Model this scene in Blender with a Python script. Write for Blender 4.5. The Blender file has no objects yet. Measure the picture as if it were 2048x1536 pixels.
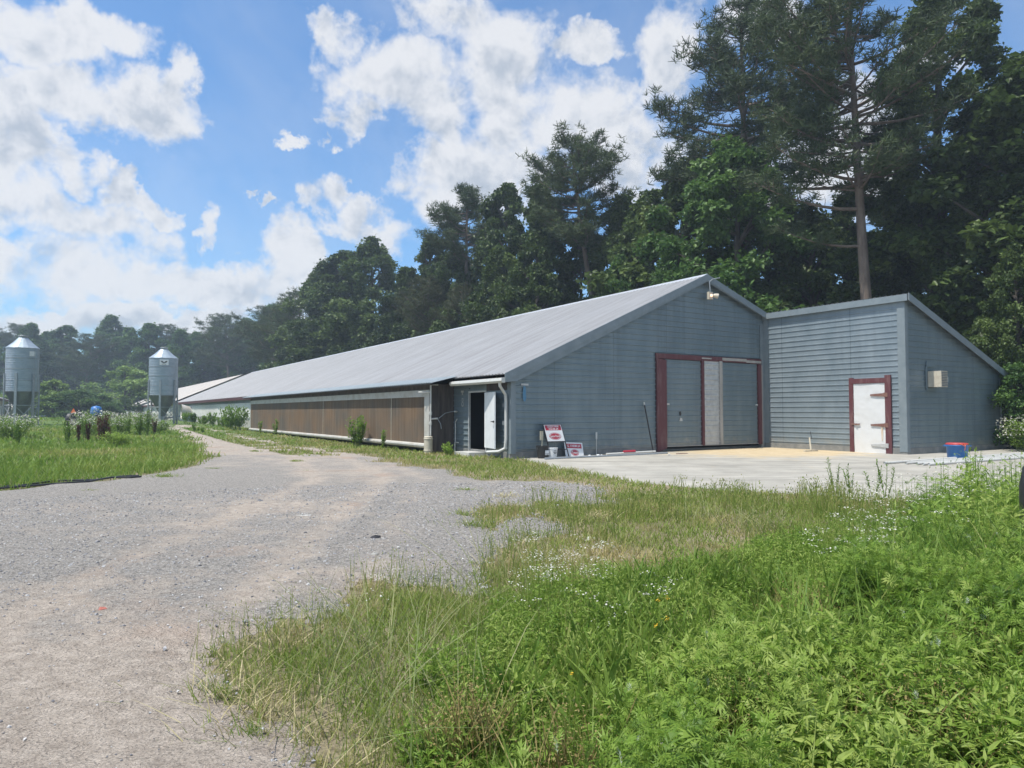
import bpy, math, random
import numpy as np
from mathutils import Vector, Matrix

# ------------------------------------------------------------------ camera
SC = bpy.context.scene
COL = SC.collection
F = 1397.0; CX = 1024.0; CY = 768.0; H0 = 1.5
PITCH = math.atan(56 / F)
cam_d = bpy.data.cameras.new('camera'); cam = bpy.data.objects.new('camera', cam_d); COL.objects.link(cam)
cam.location = (0, 0, H0); cam.rotation_euler = (math.pi / 2 + PITCH, 0, 0)
cam_d.sensor_width = 36; cam_d.lens = F * 36 / 2048; cam_d.clip_end = 3000; cam_d.clip_start = 0.05
SC.camera = cam
SC.render.resolution_x = 1024; SC.render.resolution_y = 768
SC.view_settings.view_transform = 'Standard'; SC.view_settings.look = 'None'
SC.view_settings.exposure = 0.5; SC.view_settings.gamma = 1.0
SC.render.engine = 'CYCLES'
SC.cycles.volume_bounces = 0
SC.cycles.max_bounces = 6; SC.cycles.transparent_max_bounces = 6

# ------------------------------------------------------------------ sun + sky
SUN_AZ = -121.0; SUN_EL = 68.0        # azimuth from +Y towards +X, degrees
sd = bpy.data.lights.new('sun', 'SUN'); sd.energy = 4.2; sd.angle = math.radians(0.5); sd.color = (1, 0.95, 0.87)
sun = bpy.data.objects.new('sun', sd); COL.objects.link(sun)
_a, _e = math.radians(SUN_AZ), math.radians(SUN_EL)
sdir = Vector((math.sin(_a) * math.cos(_e), math.cos(_a) * math.cos(_e), math.sin(_e)))
sun.rotation_euler = sdir.to_track_quat('Z', 'Y').to_euler(); sun.location = sdir * 60


def ray(x, y):
    a = (x - CX) / F; b = -(y - CY) / F
    return (a, math.cos(PITCH) - b * math.sin(PITCH), math.sin(PITCH) + b * math.cos(PITCH))


world = bpy.data.worlds.new('World'); SC.world = world; world.use_nodes = True


def build_world():
    nt = world.node_tree; N = nt.nodes; L = nt.links; N.clear()

    def m(op, a, b=None, c=None, clamp=False):
        n = N.new('ShaderNodeMath'); n.operation = op; n.use_clamp = clamp
        for i, v in enumerate((a, b, c)):
            if v is None: continue
            if isinstance(v, (int, float)): n.inputs[i].default_value = v
            else: L.new(v, n.inputs[i])
        return n.outputs[0]
    out = N.new('ShaderNodeOutputWorld'); bg = N.new('ShaderNodeBackground')
    sky = N.new('ShaderNodeTexSky'); sky.sky_type = 'NISHITA'; sky.sun_disc = False
    sky.sun_elevation = _e; sky.sun_rotation = _a; sky.air_density = 1.0; sky.dust_density = 1.2; sky.ozone_density = 1.6
    tc = N.new('ShaderNodeTexCoord'); sep = N.new('ShaderNodeSeparateXYZ'); L.new(tc.outputs['Generated'], sep.inputs[0])
    az = m('MULTIPLY', m('ARCTAN2', sep.outputs[0], sep.outputs[1]), 57.2958)
    el = m('MULTIPLY', m('ARCSINE', sep.outputs[2]), 57.2958)

    def noise(scale, detail, rough, vec, dist=0.0):
        n = N.new('ShaderNodeTexNoise'); n.inputs['Scale'].default_value = scale; n.inputs['Detail'].default_value = detail
        n.inputs['Roughness'].default_value = rough; n.inputs['Distortion'].default_value = dist
        L.new(vec, n.inputs['Vector']); return n
    # warp the lookup so that blob outlines billow
    wn = noise(7.0, 6.0, 0.62, tc.outputs['Generated'])
    ws = N.new('ShaderNodeSeparateColor'); L.new(wn.outputs['Color'], ws.inputs[0])
    az = m('ADD', az, m('MULTIPLY', m('SUBTRACT', ws.outputs[0], 0.5), 13.0))
    el = m('ADD', el, m('MULTIPLY', m('SUBTRACT', ws.outputs[1], 0.5), 11.0))
    blobs = [(50, 50, 100, 50), (180, 30, 90, 40), (70, 200, 100, 55), (190, 250, 90, 50), (300, 220, 90, 60), (370, 150, 35, 60), (30, 320, 90, 50), (150, 350, 70, 30), (60, 420, 120, 50),
             (230, 450, 90, 50), (120, 530, 190, 50), (330, 540, 90, 45), (560, 500, 55, 60), (480, 570, 120, 45), (425, 430, 22, 40), (300, 390, 40, 20), (150, 615, 120, 18), (420, 625, 80, 14),
             (690, 60, 55, 40), (760, 160, 110, 60), (900, 40, 120, 60), (870, 200, 100, 70), (1010, 120, 130, 80), (1110, 220, 150, 80),
             (1210, 240, 90, 70), (1000, 330, 140, 90), (880, 350, 80, 70), (860, 430, 70, 60), (700, 240, 50, 34), (640, 400, 34, 42),
             (700, 445, 50, 30), (770, 480, 60, 40), (1270, 330, 90, 90), (1500, 30, 90, 50), (1640, 330, 160, 110), (1180, 70, 80, 30),
             (600, 262, 30, 12), (515, 400, 22, 9), (260, 650, 380, 40), (1900, 100, 60, 30), (1330, 120, 60, 100)]
    dens = None
    for bx, by, rx, ry in blobs:
        r = ray(bx, by); l = math.sqrt(sum(t * t for t in r))
        a0 = math.degrees(math.atan2(r[0], r[1])); e0 = math.degrees(math.asin(r[2] / l))
        k = 57.3 / F * 0.92
        dx = m('DIVIDE', m('SUBTRACT', az, a0), rx * k); dy = m('DIVIDE', m('SUBTRACT', el, e0), ry * k)
        d = m('SUBTRACT', 1.6, m('ADD', m('MULTIPLY', dx, dx), m('MULTIPLY', dy, dy)))
        dens = d if dens is None else m('SMOOTH_MAX', dens, d, 0.35)
    dens = m('MAXIMUM', dens, -2.0)
    # scattered cumulus for the rest of the sky (behind and beside the camera)
    n2 = noise(2.4, 8.0, 0.58, tc.outputs['Generated'], 0.3)
    away = m('GREATER_THAN', m('ABSOLUTE', az), 47.0)
    up = m('GREATER_THAN', el, 42.0)
    other = m('MULTIPLY', m('SUBTRACT', n2.outputs['Fac'], 0.5), 9.0)
    sel = m('MAXIMUM', away, up)
    mixd = N.new('ShaderNodeMix'); mixd.data_type = 'FLOAT'
    L.new(sel, mixd.inputs[0]); L.new(dens, mixd.inputs[2]); L.new(other, mixd.inputs[3])
    dens = mixd.outputs[0]
    n3 = noise(13.0, 10.0, 0.60, tc.outputs['Generated'], 0.2)
    dd = m('ADD', dens, m('MULTIPLY', m('SUBTRACT', n3.outputs['Fac'], 0.5), 6.0))
    mr = N.new('ShaderNodeMapRange'); mr.interpolation_type = 'SMOOTHSTEP'
    L.new(dd, mr.inputs[0]); mr.inputs[1].default_value = -0.4; mr.inputs[2].default_value = 1.3
    alpha = m('MULTIPLY', mr.outputs[0], 0.93)
    # thin veil
    n4 = noise(3.0, 5.0, 0.6, tc.outputs['Generated'], 0.6)
    veil = m('MULTIPLY', m('SUBTRACT', n4.outputs['Fac'], 0.44), 0.8, clamp=True)
    alpha = m('MAXIMUM', alpha, veil)
    # shading inside the cloud: grey bellies
    n5 = noise(8.0, 7.0, 0.6, tc.outputs['Generated'], 0.2)
    va = N.new('ShaderNodeVectorMath'); va.operation = 'ADD'; L.new(tc.outputs['Generated'], va.inputs[0]); va.inputs[1].default_value = (-.008, 0, .020)
    n3b = noise(13.0, 10.0, 0.60, va.outputs[0], 0.2)
    relief = m('SUBTRACT', n3.outputs['Fac'], n3b.outputs['Fac'])
    sh = N.new('ShaderNodeMapRange'); sh.interpolation_type = 'SMOOTHSTEP'
    body = m('MINIMUM', m('MULTIPLY', m('MAXIMUM', dd, 0.0), 0.16), 0.42)
    L.new(m('ADD', m('ADD', m('MULTIPLY', m('SUBTRACT', n5.outputs['Fac'], 0.5), 1.3), body), m('MULTIPLY', relief, -2.6)), sh.inputs[0])
    sh.inputs[1].default_value = 0.05; sh.inputs[2].default_value = 0.75
    cr = N.new('ShaderNodeMix'); cr.data_type = 'RGBA'
    L.new(sh.outputs[0], cr.inputs[0]); cr.inputs[6].default_value = (6.15, 6.2, 6.35, 1); cr.inputs[7].default_value = (3.6, 4.0, 4.6, 1)
    tint = N.new('ShaderNodeMix'); tint.data_type = 'RGBA'; tint.blend_type = 'MULTIPLY'; tint.inputs[0].default_value = 1.0
    L.new(sky.outputs[0], tint.inputs[6]); tint.inputs[7].default_value = (.82, 1.16, 1.40, 1)
    fin = N.new('ShaderNodeMix'); fin.data_type = 'RGBA'
    L.new(alpha, fin.inputs[0]); L.new(tint.outputs[2], fin.inputs[6]); L.new(cr.outputs[2], fin.inputs[7])
    L.new(fin.outputs[2], bg.inputs[0]); bg.inputs[1].default_value = 0.10
    L.new(bg.outputs[0], out.inputs[0])
    world.cycles.sampling_method = 'MANUAL'; world.cycles.sample_map_resolution = 512


build_world()

# ------------------------------------------------------------------ geometry helpers
rng = np.random.default_rng(7); random.seed(7)
AX = math.radians(-32.4)
Ux, Uy = math.sin(AX), math.cos(AX); Vx, Vy = Uy, -Ux
C0 = np.array([-0.0357, 25.0466, 0.0])
BM = np.array([[Vx, Vy, 0], [Ux, Uy, 0], [0, 0, 1.0]])     # rows: v,u,z axes


def W(p): return np.asarray(p, float).reshape(-1, 3) @ BM + C0


def gnd(x, y, z=-0.18):
    r = ray(x, y); t = (z - H0) / r[2]; return (r[0] * t, r[1] * t)


def vnoise(x, y, s, seed=0):
    x = np.asarray(x, float) / s + 1000.3; y = np.asarray(y, float) / s + 1000.7
    xi = np.floor(x).astype(np.int64); yi = np.floor(y).astype(np.int64); fx = x - xi; fy = y - yi
    fx = fx * fx * (3 - 2 * fx); fy = fy * fy * (3 - 2 * fy)

    def h(a, b):
        n = (a * 374761393 + b * 668265263 + seed * 982451653) & 0xffffffff
        n = ((n ^ (n >> 13)) * 1274126177) & 0xffffffff
        return ((n ^ (n >> 16)) & 0xffff) / 65535.0
    return (h(xi, yi) * (1 - fx) + h(xi + 1, yi) * fx) * (1 - fy) + (h(xi, yi + 1) * (1 - fx) + h(xi + 1, yi + 1) * fx) * fy


def fbm(x, y, s, seed=0, o=3):
    t = 0; a = 1; w = 0
    for i in range(o):
        t = t + a * vnoise(x, y, s / 2 ** i, seed + i * 17); w += a; a *= .5
    return t / w


def inpoly(x, y, poly):
    x = np.asarray(x); y = np.asarray(y); r = np.zeros(x.shape, bool); n = len(poly)
    for i in range(n):
        x0, y0 = poly[i]; x1, y1 = poly[(i + 1) % n]
        if y0 == y1: continue
        c = ((y0 > y) != (y1 > y)) & (x < (x1 - x0) * (y - y0) / (y1 - y0) + x0); r ^= c
    return r


def G(x, y):
    x = np.asarray(x, float); y = np.asarray(y, float)
    r = np.interp(y, [22, 34, 50, 64, 75, 95, 140, 600], [0, .06, .24, .5, .64, .74, .8, .8])
    v = (x - C0[0]) * Vx + (y - C0[1]) * Vy
    k = np.clip((-v - 2) / 14, 0, 1)
    return -0.18 + r * (0.55 + 0.45 * k)


def g1(x, y): return float(G(x, y))


def rotm(yaw, pitch, roll=None):
    cy, sy, cp, sp = np.cos(yaw), np.sin(yaw), np.cos(pitch), np.sin(pitch)
    n = len(yaw); roll = np.zeros(n) if roll is None else roll
    cr, sr = np.cos(roll), np.sin(roll); O = np.zeros(n); I = np.ones(n)
    Rz = np.stack([cy, -sy, O, sy, cy, O, O, O, I], -1).reshape(n, 3, 3)
    Rx = np.stack([I, O, O, O, cp, -sp, O, sp, cp], -1).reshape(n, 3, 3)
    Ry = np.stack([cr, O, sr, O, I, O, -sr, O, cr], -1).reshape(n, 3, 3)
    return Rz @ Rx @ Ry


class MB:
    """collects geometry; build() links it as ONE mesh object"""
    def __init__(s, frame=False): s.V = []; s.F = []; s.T = []; s.n = 0; s.frame = frame

    def add(s, v, faces, tint=None, raw=False):
        v = np.asarray(v, float).reshape(-1, 3)
        if s.frame and not raw: v = W(v)
        for f in (faces if isinstance(faces, list) and len(faces) and isinstance(faces[0], np.ndarray) and faces[0].ndim == 2 else [np.asarray(faces)]):
            s.F.append(f.astype(np.int64) + s.n)
        s.V.append(v); s.n += len(v)
        s.T.append(np.full(len(v), .5) if tint is None else np.broadcast_to(np.asarray(tint, float), (len(v),)))

    def box(s, a, b):
        (x0, y0, z0), (x1, y1, z1) = a, b
        v = [(x0, y0, z0), (x1, y0, z0), (x1, y1, z0), (x0, y1, z0), (x0, y0, z1), (x1, y0, z1), (x1, y1, z1), (x0, y1, z1)]
        s.add(v, np.array([(0, 3, 2, 1), (4, 5, 6, 7), (0, 1, 5, 4), (1, 2, 6, 5), (2, 3, 7, 6), (3, 0, 4, 7)])); return s

    def cbox(s, c, half, R=None):
        v = np.array([(x, y, z) for z in (-1, 1) for x, y in ((-1, -1), (1, -1), (1, 1), (-1, 1))], float) * half
        if R is not None: v = v @ np.asarray(R).T
        s.add(v + np.asarray(c), np.array([(0, 3, 2, 1), (4, 5, 6, 7), (0, 1, 5, 4), (1, 2, 6, 5), (2, 3, 7, 6), (3, 0, 4, 7)])); return s

    def prism(s, poly, axis, t0, t1):
        """poly in the plane across axis (0,1,2), extruded from t0 to t1"""
        n = len(poly); v = []
        for t in (t0, t1):
            for a, b in poly:
                p = [a, b]; p.insert(axis, t); v.append(p)
        s.add(v, np.array([(i, (i + 1) % n, n + (i + 1) % n, n + i) for i in range(n)]))
        base = s.n - 2 * n
        s.caps = getattr(s, 'caps', []); s.caps += [[base + i for i in range(n)][::-1], [base + n + i for i in range(n)]]; return s

    def tube(s, pts, rad, n=8, cap=True, tint=None):
        pts = [np.asarray(p, float) for p in pts]; k = len(pts)
        rad = [rad] * k if isinstance(rad, (int, float)) else rad
        v = []; up = None
        for i in range(k):
            d = pts[min(i + 1, k - 1)] - pts[max(i - 1, 0)]; d = d / (np.linalg.norm(d) + 1e-9)
            if up is None:
                ref = np.array([0, 0, 1.]) if abs(d[2]) < .9 else np.array([1., 0, 0])
                a = np.cross(d, ref)
            else: a = up - d * (up @ d)
            a /= np.linalg.norm(a) + 1e-9; up = a; b = np.cross(d, a)
            for j in range(n):
                t = 2 * math.pi * j / n; v.append(pts[i] + rad[i] * (math.cos(t) * a + math.sin(t) * b))
        f = [(i * n + j, i * n + (j + 1) % n, (i + 1) * n + (j + 1) % n, (i + 1) * n + j) for i in range(k - 1) for j in range(n)]
        s.add(v, np.array(f), tint)
        if cap:
            base = s.n - k * n; s.caps = getattr(s, 'caps', [])
            s.caps += [[base + j for j in range(n)][::-1], [base + (k - 1) * n + j for j in range(n)]]
        return s

    def lathe(s, prof, c, n=24):
        v = [(c[0] + r * math.cos(2 * math.pi * j / n), c[1] + r * math.sin(2 * math.pi * j / n), c[2] + z) for r, z in prof for j in range(n)]
        f = [(i * n + j, i * n + (j + 1) % n, (i + 1) * n + (j + 1) % n, (i + 1) * n + j) for i in range(len(prof) - 1) for j in range(n)]
        s.add(v, np.array(f)); return s

    def stamp(s, tv, tf, P, R, S, tint=None):
        tv = np.asarray(tv, float); n = len(P); k = len(tv)
        S = np.asarray(S, float); S = S[:, None, None] if S.ndim == 1 else S[:, None, :]
        v = (tv[None] * S) @ np.transpose(R, (0, 2, 1)) + np.asarray(P)[:, None, :]
        tfs = tf if isinstance(tf, list) else [tf]
        F = [(np.asarray(f)[None] + (np.arange(n) * k)[:, None, None]).reshape(-1, np.asarray(f).shape[1]) for f in tfs]
        s.add(v.reshape(-1, 3), F, None if tint is None else np.repeat(tint, k), raw=True); return s

    def build(s, name, mat, parent=None, smooth=False, root=None):
        me = bpy.data.meshes.new(name)
        V = np.concatenate(s.V); off = np.zeros(3)
        o = parent
        while o is not None:
            off = off + np.array(o.location); o = o.parent
        if s.n and parent is not None: V = V - off
        tris = {}
        for f in s.F: tris.setdefault(f.shape[1], []).append(f)
        for c in getattr(s, 'caps', []): tris.setdefault(len(c), []).append(np.array([c]))
        fl = [np.concatenate(a) for a in tris.values()]
        loops = np.concatenate([a.ravel() for a in fl]); sizes = np.concatenate([np.full(len(a), a.shape[1]) for a in fl])
        me.vertices.add(len(V)); me.vertices.foreach_set('co', V.ravel().astype(np.float32))
        me.loops.add(len(loops)); me.loops.foreach_set('vertex_index', loops.astype(np.int32))
        me.polygons.add(len(sizes)); me.polygons.foreach_set('loop_start', np.concatenate([[0], np.cumsum(sizes)[:-1]]).astype(np.int32))
        try: me.polygons.foreach_set('loop_total', sizes.astype(np.int32))
        except Exception: pass
        me.polygons.foreach_set('use_smooth', np.full(len(sizes), bool(smooth)))
        at = me.attributes.new('tint', 'FLOAT', 'POINT'); at.data.foreach_set('value', np.concatenate(s.T).astype(np.float32))
        me.update(calc_edges=True); me.validate()
        if mat: me.materials.append(mat)
        ob = bpy.data.objects.new(name, me); COL.objects.link(ob)
        if parent is not None: ob.parent = parent
        return ob


def tag(o, label=None, cat=None, group=None, kind=None):
    if label: o['label'] = label
    if cat: o['category'] = cat
    if group: o['group'] = group
    if kind: o['kind'] = kind
    return o


def empty(name, loc, label, cat, group=None):
    o = bpy.data.objects.new(name, None); COL.objects.link(o); o.location = tuple(float(t) for t in loc); o.empty_display_size = .2
    return tag(o, label, cat, group)


def copy_tree(o, parent=None):
    c = o.copy(); COL.objects.link(c)
    if parent is not None: c.parent = parent
    for ch in [x for x in bpy.data.objects if x.parent == o]: copy_tree(ch, c)
    return c


# ------------------------------------------------------------------ materials
def material(name, col, rough=.6, metal=0., col2=None, scale=3., stretch=(1, 1, 1), bump=0., bscale=40., lo=.35, hi=.65, detail=6., spec=.5, coord='Object', transl=0.):
    mt = bpy.data.materials.new(name); mt.use_nodes = True; nt = mt.node_tree; N = nt.nodes; L = nt.links
    b = N['Principled BSDF']; b.inputs['Roughness'].default_value = rough; b.inputs['Metallic'].default_value = metal
    b.inputs['Base Color'].default_value = (*col, 1); b.inputs['Specular IOR Level'].default_value = spec
    tc = N.new('ShaderNodeTexCoord'); mp = N.new('ShaderNodeMapping'); L.new(tc.outputs[coord], mp.inputs[0]); mp.inputs['Scale'].default_value = stretch
    if col2 is not None:
        n = N.new('ShaderNodeTexNoise'); n.inputs['Scale'].default_value = scale; n.inputs['Detail'].default_value = detail; n.inputs['Roughness'].default_value = .65
        L.new(mp.outputs[0], n.inputs['Vector'])
        r = N.new('ShaderNodeMapRange'); L.new(n.outputs['Fac'], r.inputs[0]); r.inputs[1].default_value = lo; r.inputs[2].default_value = hi
        x = N.new('ShaderNodeMix'); x.data_type = 'RGBA'; L.new(r.outputs[0], x.inputs[0])
        x.inputs[6].default_value = (*col, 1); x.inputs[7].default_value = (*col2, 1); L.new(x.outputs[2], b.inputs['Base Color'])
    if bump:
        n = N.new('ShaderNodeTexNoise'); n.inputs['Scale'].default_value = bscale; n.inputs['Detail'].default_value = 4
        L.new(tc.outputs[coord], n.inputs['Vector'])
        bp = N.new('ShaderNodeBump'); bp.inputs['Strength'].default_value = bump; bp.inputs['Distance'].default_value = .02
        L.new(n.outputs['Fac'], bp.inputs['Height']); L.new(bp.outputs[0], b.inputs['Normal'])
    return mt


def foliage(name, c1, c2, c3, transl=.35, rough=.55, objvar=0.0, spec=.3):
    """colour from the per-leaf 'tint' attribute, diffuse + translucent"""
    mt = bpy.data.materials.new(name); mt.use_nodes = True; nt = mt.node_tree; N = nt.nodes; L = nt.links
    b = N['Principled BSDF']; b.inputs['Roughness'].default_value = rough; b.inputs['Specular IOR Level'].default_value = spec
    at = N.new('ShaderNodeAttribute'); at.attribute_name = 'tint'
    cr = N.new('ShaderNodeValToRGB'); e = cr.color_ramp.elements
    e[0].position = 0; e[0].color = (*c1, 1); e[1].position = 1; e[1].color = (*c3, 1); q = e.new(.5); q.color = (*c2, 1)
    src = at.outputs['Fac']
    if objvar:
        oi = N.new('ShaderNodeObjectInfo'); a = N.new('ShaderNodeMath'); a.operation = 'MULTIPLY_ADD'; L.new(oi.outputs['Random'], a.inputs[0])
        a.inputs[1].default_value = objvar; a.inputs[2].default_value = -objvar / 2
        c = N.new('ShaderNodeMath'); c.operation = 'ADD'; L.new(a.outputs[0], c.inputs[0]); L.new(src, c.inputs[1]); src = c.outputs[0]
    L.new(src, cr.inputs[0]); L.new(cr.outputs[0], b.inputs['Base Color'])
    tr = N.new('ShaderNodeBsdfTranslucent'); L.new(cr.outputs[0], tr.inputs[0])
    mx = N.new('ShaderNodeMixShader'); mx.inputs[0].default_value = transl
    L.new(b.outputs[0], mx.inputs[1]); L.new(tr.outputs[0], mx.inputs[2]); L.new(mx.outputs[0], N['Material Output'].inputs[0])
    return mt


M = {}
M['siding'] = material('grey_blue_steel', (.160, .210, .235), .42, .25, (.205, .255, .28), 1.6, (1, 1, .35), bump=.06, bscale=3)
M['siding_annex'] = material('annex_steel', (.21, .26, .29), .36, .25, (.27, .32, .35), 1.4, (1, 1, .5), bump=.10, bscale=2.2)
M['trim'] = material('steel_trim', (.185, .225, .245), .5, .15, (.23, .27, .29), 2.5, bump=.05, bscale=5)
M['roof'] = material('galvanised_roof', (.35, .35, .355), .50, .2, (.41, .41, .415), .6, (1, 1, 1), lo=.3, hi=.7, detail=9)
M['roof_pale'] = material('pale_roof', (.44, .41, .375), .55, .1, (.50, .475, .45), .4)
M['roof_blue'] = material('lean_to_roof', (.30, .35, .37), .45, .2, (.36, .40, .42), 2)
M['ridge'] = material('ridge_metal', (.62, .65, .68), .35, .5, (.7, .73, .75), 3)
M['red'] = material('red_paint', (.105, .032, .038), .65, 0, (.19, .11, .105), 6, (1, 1, .2), lo=.5, hi=.8, bump=.1)
M['redtrim'] = material('dark_red_fascia', (.10, .025, .03), .6, 0, (.07, .03, .03), 3)
M['white'] = material('white_paint', (.74, .76, .76), .42, 0, (.62, .64, .63), 2.5, lo=.45, hi=.8)
M['white_dirty'] = material('weathered_white', (.46, .45, .41), .55, 0, (.33, .29, .23), 2.0, (1, 1, 1), lo=.45, hi=.75)
M['greywood'] = material('grey_boards', (.30, .29, .27), .7, 0, (.40, .38, .35), 4, (1, 1, .15))
M['strip'] = material('pale_steel', (.44, .45, .45), .4, .2, (.54, .55, .54), 5, lo=.4, hi=.6)
M['darkwood'] = material('weathered_board', (.045, .036, .032), .85, 0, (.115, .095, .085), 5, (1, 1, .12), lo=.35, hi=.7, bump=.4, bscale=12)
M['dark'] = material('interior_shade_black', (.02, .022, .025), .8)  # near-black: the shade inside the house is put into the colour
M['block'] = material('concrete_block', (.17, .175, .17), .85, 0, (.27, .265, .245), 3, lo=.4, hi=.7, bump=.3, bscale=30)
M['galv'] = material('galvanised_bin', (.27, .33, .385), .45, .3, (.34, .40, .45), 1.5, (1, 1, 2))
M['galv_dark'] = material('dull_hopper_steel', (.15, .155, .17), .5, .4, (.18, .2, .22), 2)
M['galv_leg'] = material('galvanised_legs', (.26, .29, .31), .45, .4, (.33, .36, .38), 4)
M['pvc'] = material('white_pvc', (.56, .56, .53), .4, 0, (.46, .45, .41), 5, lo=.5, hi=.8)
M['black'] = material('black_plastic', (.015, .016, .018), .45, 0, (.03, .03, .032), 8)
M['blacksteel'] = material('black_steel', (.02, .02, .022), .4, .2, (.035, .03, .03), 12)
M['blue'] = material('blue_plastic', (.02, .125, .36), .42, 0, (.03, .16, .42), 3)
M['redplastic'] = material('red_plastic', (.36, .035, .04), .45, 0, (.42, .05, .05), 3)
M['orange'] = material('orange_rope', (.7, .17, .06), .7)
M['signred'] = material('sign_red', (.40, .022, .045), .45)
M['signwhite'] = material('sign_white', (.74, .75, .75), .45, 0, (.66, .67, .67), 4)
M['tan'] = material('tan_wood', (.42, .38, .28), .7, 0, (.5, .46, .35), 10)
M['rust'] = material('rusty_iron', (.16, .06, .045), .75, .2, (.26, .16, .13), 20)
M['bluepaint'] = material('faded_blue_paint', (.05, .20, .36), .6, 0, (.13, .24, .32), 9, lo=.4, hi=.6)
M['curtain'] = material('white_curtain', (.56, .56, .53), .7, 0, (.66, .66, .63), 1.4)
M['bark'] = material('pine_bark', (.105, .078, .060), .9, 0, (.19, .15, .12), 2.5, (1, 1, .35), bump=.8, bscale=6)
M['bark2'] = material('broadleaf_bark', (.055, .045, .036), .9, 0, (.10, .085, .07), 3, (1, 1, .3), bump=.6, bscale=6)
M['lamp'] = material('warm_bulb', (.9, .6, .45), .5)
_b = M['lamp'].node_tree.nodes['Principled BSDF']; _b.inputs['Emission Color'].default_value = (1, .55, .35, 1); _b.inputs['Emission Strength'].default_value = 1.2
M['cream'] = material('cream_plastic', (.56, .52, .42), .5, 0, (.46, .41, .32), 6)
M['stone'] = material('pale_stone', (.40, .39, .36), .85, 0, (.26, .25, .24), 14, bump=.3)
M['brick'] = material('broken_brick', (.38, .12, .085), .85, 0, (.28, .10, .08), 20, bump=.4)
M['leaf'] = foliage('broad_leaves', (.026, .047, .014), (.062, .102, .025), (.13, .185, .045), .32, .5, .30)
M['leaf_light'] = foliage('light_leaves', (.032, .075, .020), (.075, .150, .035), (.135, .23, .055), .35, .5, .2)
M['leaf_yel'] = foliage('yellow_green_leaves', (.12, .20, .045), (.20, .30, .07), (.28, .38, .11), .35, .5, .2)
M['needle'] = foliage('pine_needles', (.032, .052, .022), (.064, .094, .038), (.11, .145, .055), .18, .6, .3)
M['needle_brown'] = foliage('olive_needles', (.04, .05, .022), (.07, .085, .035), (.105, .115, .05), .2, .6, .2)
M['grass'] = foliage('grass_blades', (.110, .225, .030), (.215, .300, .055), (.42, .36, .16), .45, .5)
M['weed'] = foliage('weed_leaves', (.070, .150, .024), (.205, .325, .046), (.37, .45, .12), .46, .5)
M['weedpale'] = foliage('silver_leaf_backs', (.38, .43, .33), (.45, .50, .38), (.55, .58, .48), .2, .6)
M['stemgreen'] = foliage('green_stems', (.06, .11, .03), (.12, .17, .05), (.30, .29, .14), .2, .6)
M['flower'] = foliage('white_petals', (.38, .38, .30), (.56, .55, .48), (.74, .73, .68), .25, .6)
M['yellow'] = foliage('yellow_petals', (.7, .45, .03), (.75, .5, .04), (.8, .55, .06), .2, .6)
M['dock'] = foliage('brown_seed_heads', (.055, .026, .018), (.09, .042, .028), (.14, .075, .05), .15, .8)
M['straw'] = foliage('dry_straw', (.30, .26, .13), (.42, .37, .20), (.52, .46, .28), .2, .7)


def pad_material():
    mt = material('wet_pad_cellulose', (.13, .095, .065), .85, 0, (.21, .165, .125), 1.0, lo=.38, hi=.62)
    nt = mt.node_tree; N = nt.nodes; L = nt.links; b = N['Principled BSDF']
    tc = N.new('ShaderNodeTexCoord'); mp = N.new('ShaderNodeMapping'); L.new(tc.outputs['Generated'], mp.inputs[0]); mp.inputs['Scale'].default_value = (150, 150, .8)
    n = N.new('ShaderNodeTexNoise'); n.inputs['Scale'].default_value = 1; n.inputs['Detail'].default_value = 2; L.new(mp.outputs[0], n.inputs['Vector'])
    n2 = N.new('ShaderNodeTexNoise'); n2.inputs['Scale'].default_value = .55; n2.inputs['Detail'].default_value = 6; L.new(tc.outputs['Object'], n2.inputs['Vector'])
    w = N.new('ShaderNodeTexWave'); w.inputs['Scale'].default_value = 9; w.inputs['Distortion'].default_value = 3; w.bands_direction = 'Z'; L.new(tc.outputs['Object'], w.inputs['Vector'])
    r1 = N.new('ShaderNodeValToRGB'); L.new(n.outputs['Fac'], r1.inputs[0]); e = r1.color_ramp.elements
    e[0].position = .35; e[0].color = (.085, .065, .045, 1); e[1].position = .68; e[1].color = (.22, .18, .13, 1)
    r2 = N.new('ShaderNodeValToRGB'); L.new(n2.outputs['Fac'], r2.inputs[0]); e = r2.color_ramp.elements
    e[0].position = .38; e[0].color = (.11, .09, .068, 1); e[1].position = .66; e[1].color = (.24, .13, .055, 1)
    mx = N.new('ShaderNodeMix'); mx.data_type = 'RGBA'; mx.inputs[0].default_value = .55; L.new(r1.outputs[0], mx.inputs[6]); L.new(r2.outputs[0], mx.inputs[7])
    m2 = N.new('ShaderNodeMix'); m2.data_type = 'RGBA'; m2.blend_type = 'MULTIPLY'; m2.inputs[0].default_value = .35; L.new(mx.outputs[2], m2.inputs[6]); L.new(w.outputs[0], m2.inputs[7])
    L.new(m2.outputs[2], b.inputs['Base Color'])
    bp = N.new('ShaderNodeBump'); bp.inputs['Strength'].default_value = .6; bp.inputs['Distance'].default_value = .02; L.new(w.outputs[0], bp.inputs['Height']); L.new(bp.outputs[0], b.inputs['Normal'])
    return mt


M['pad'] = pad_material()


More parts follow.
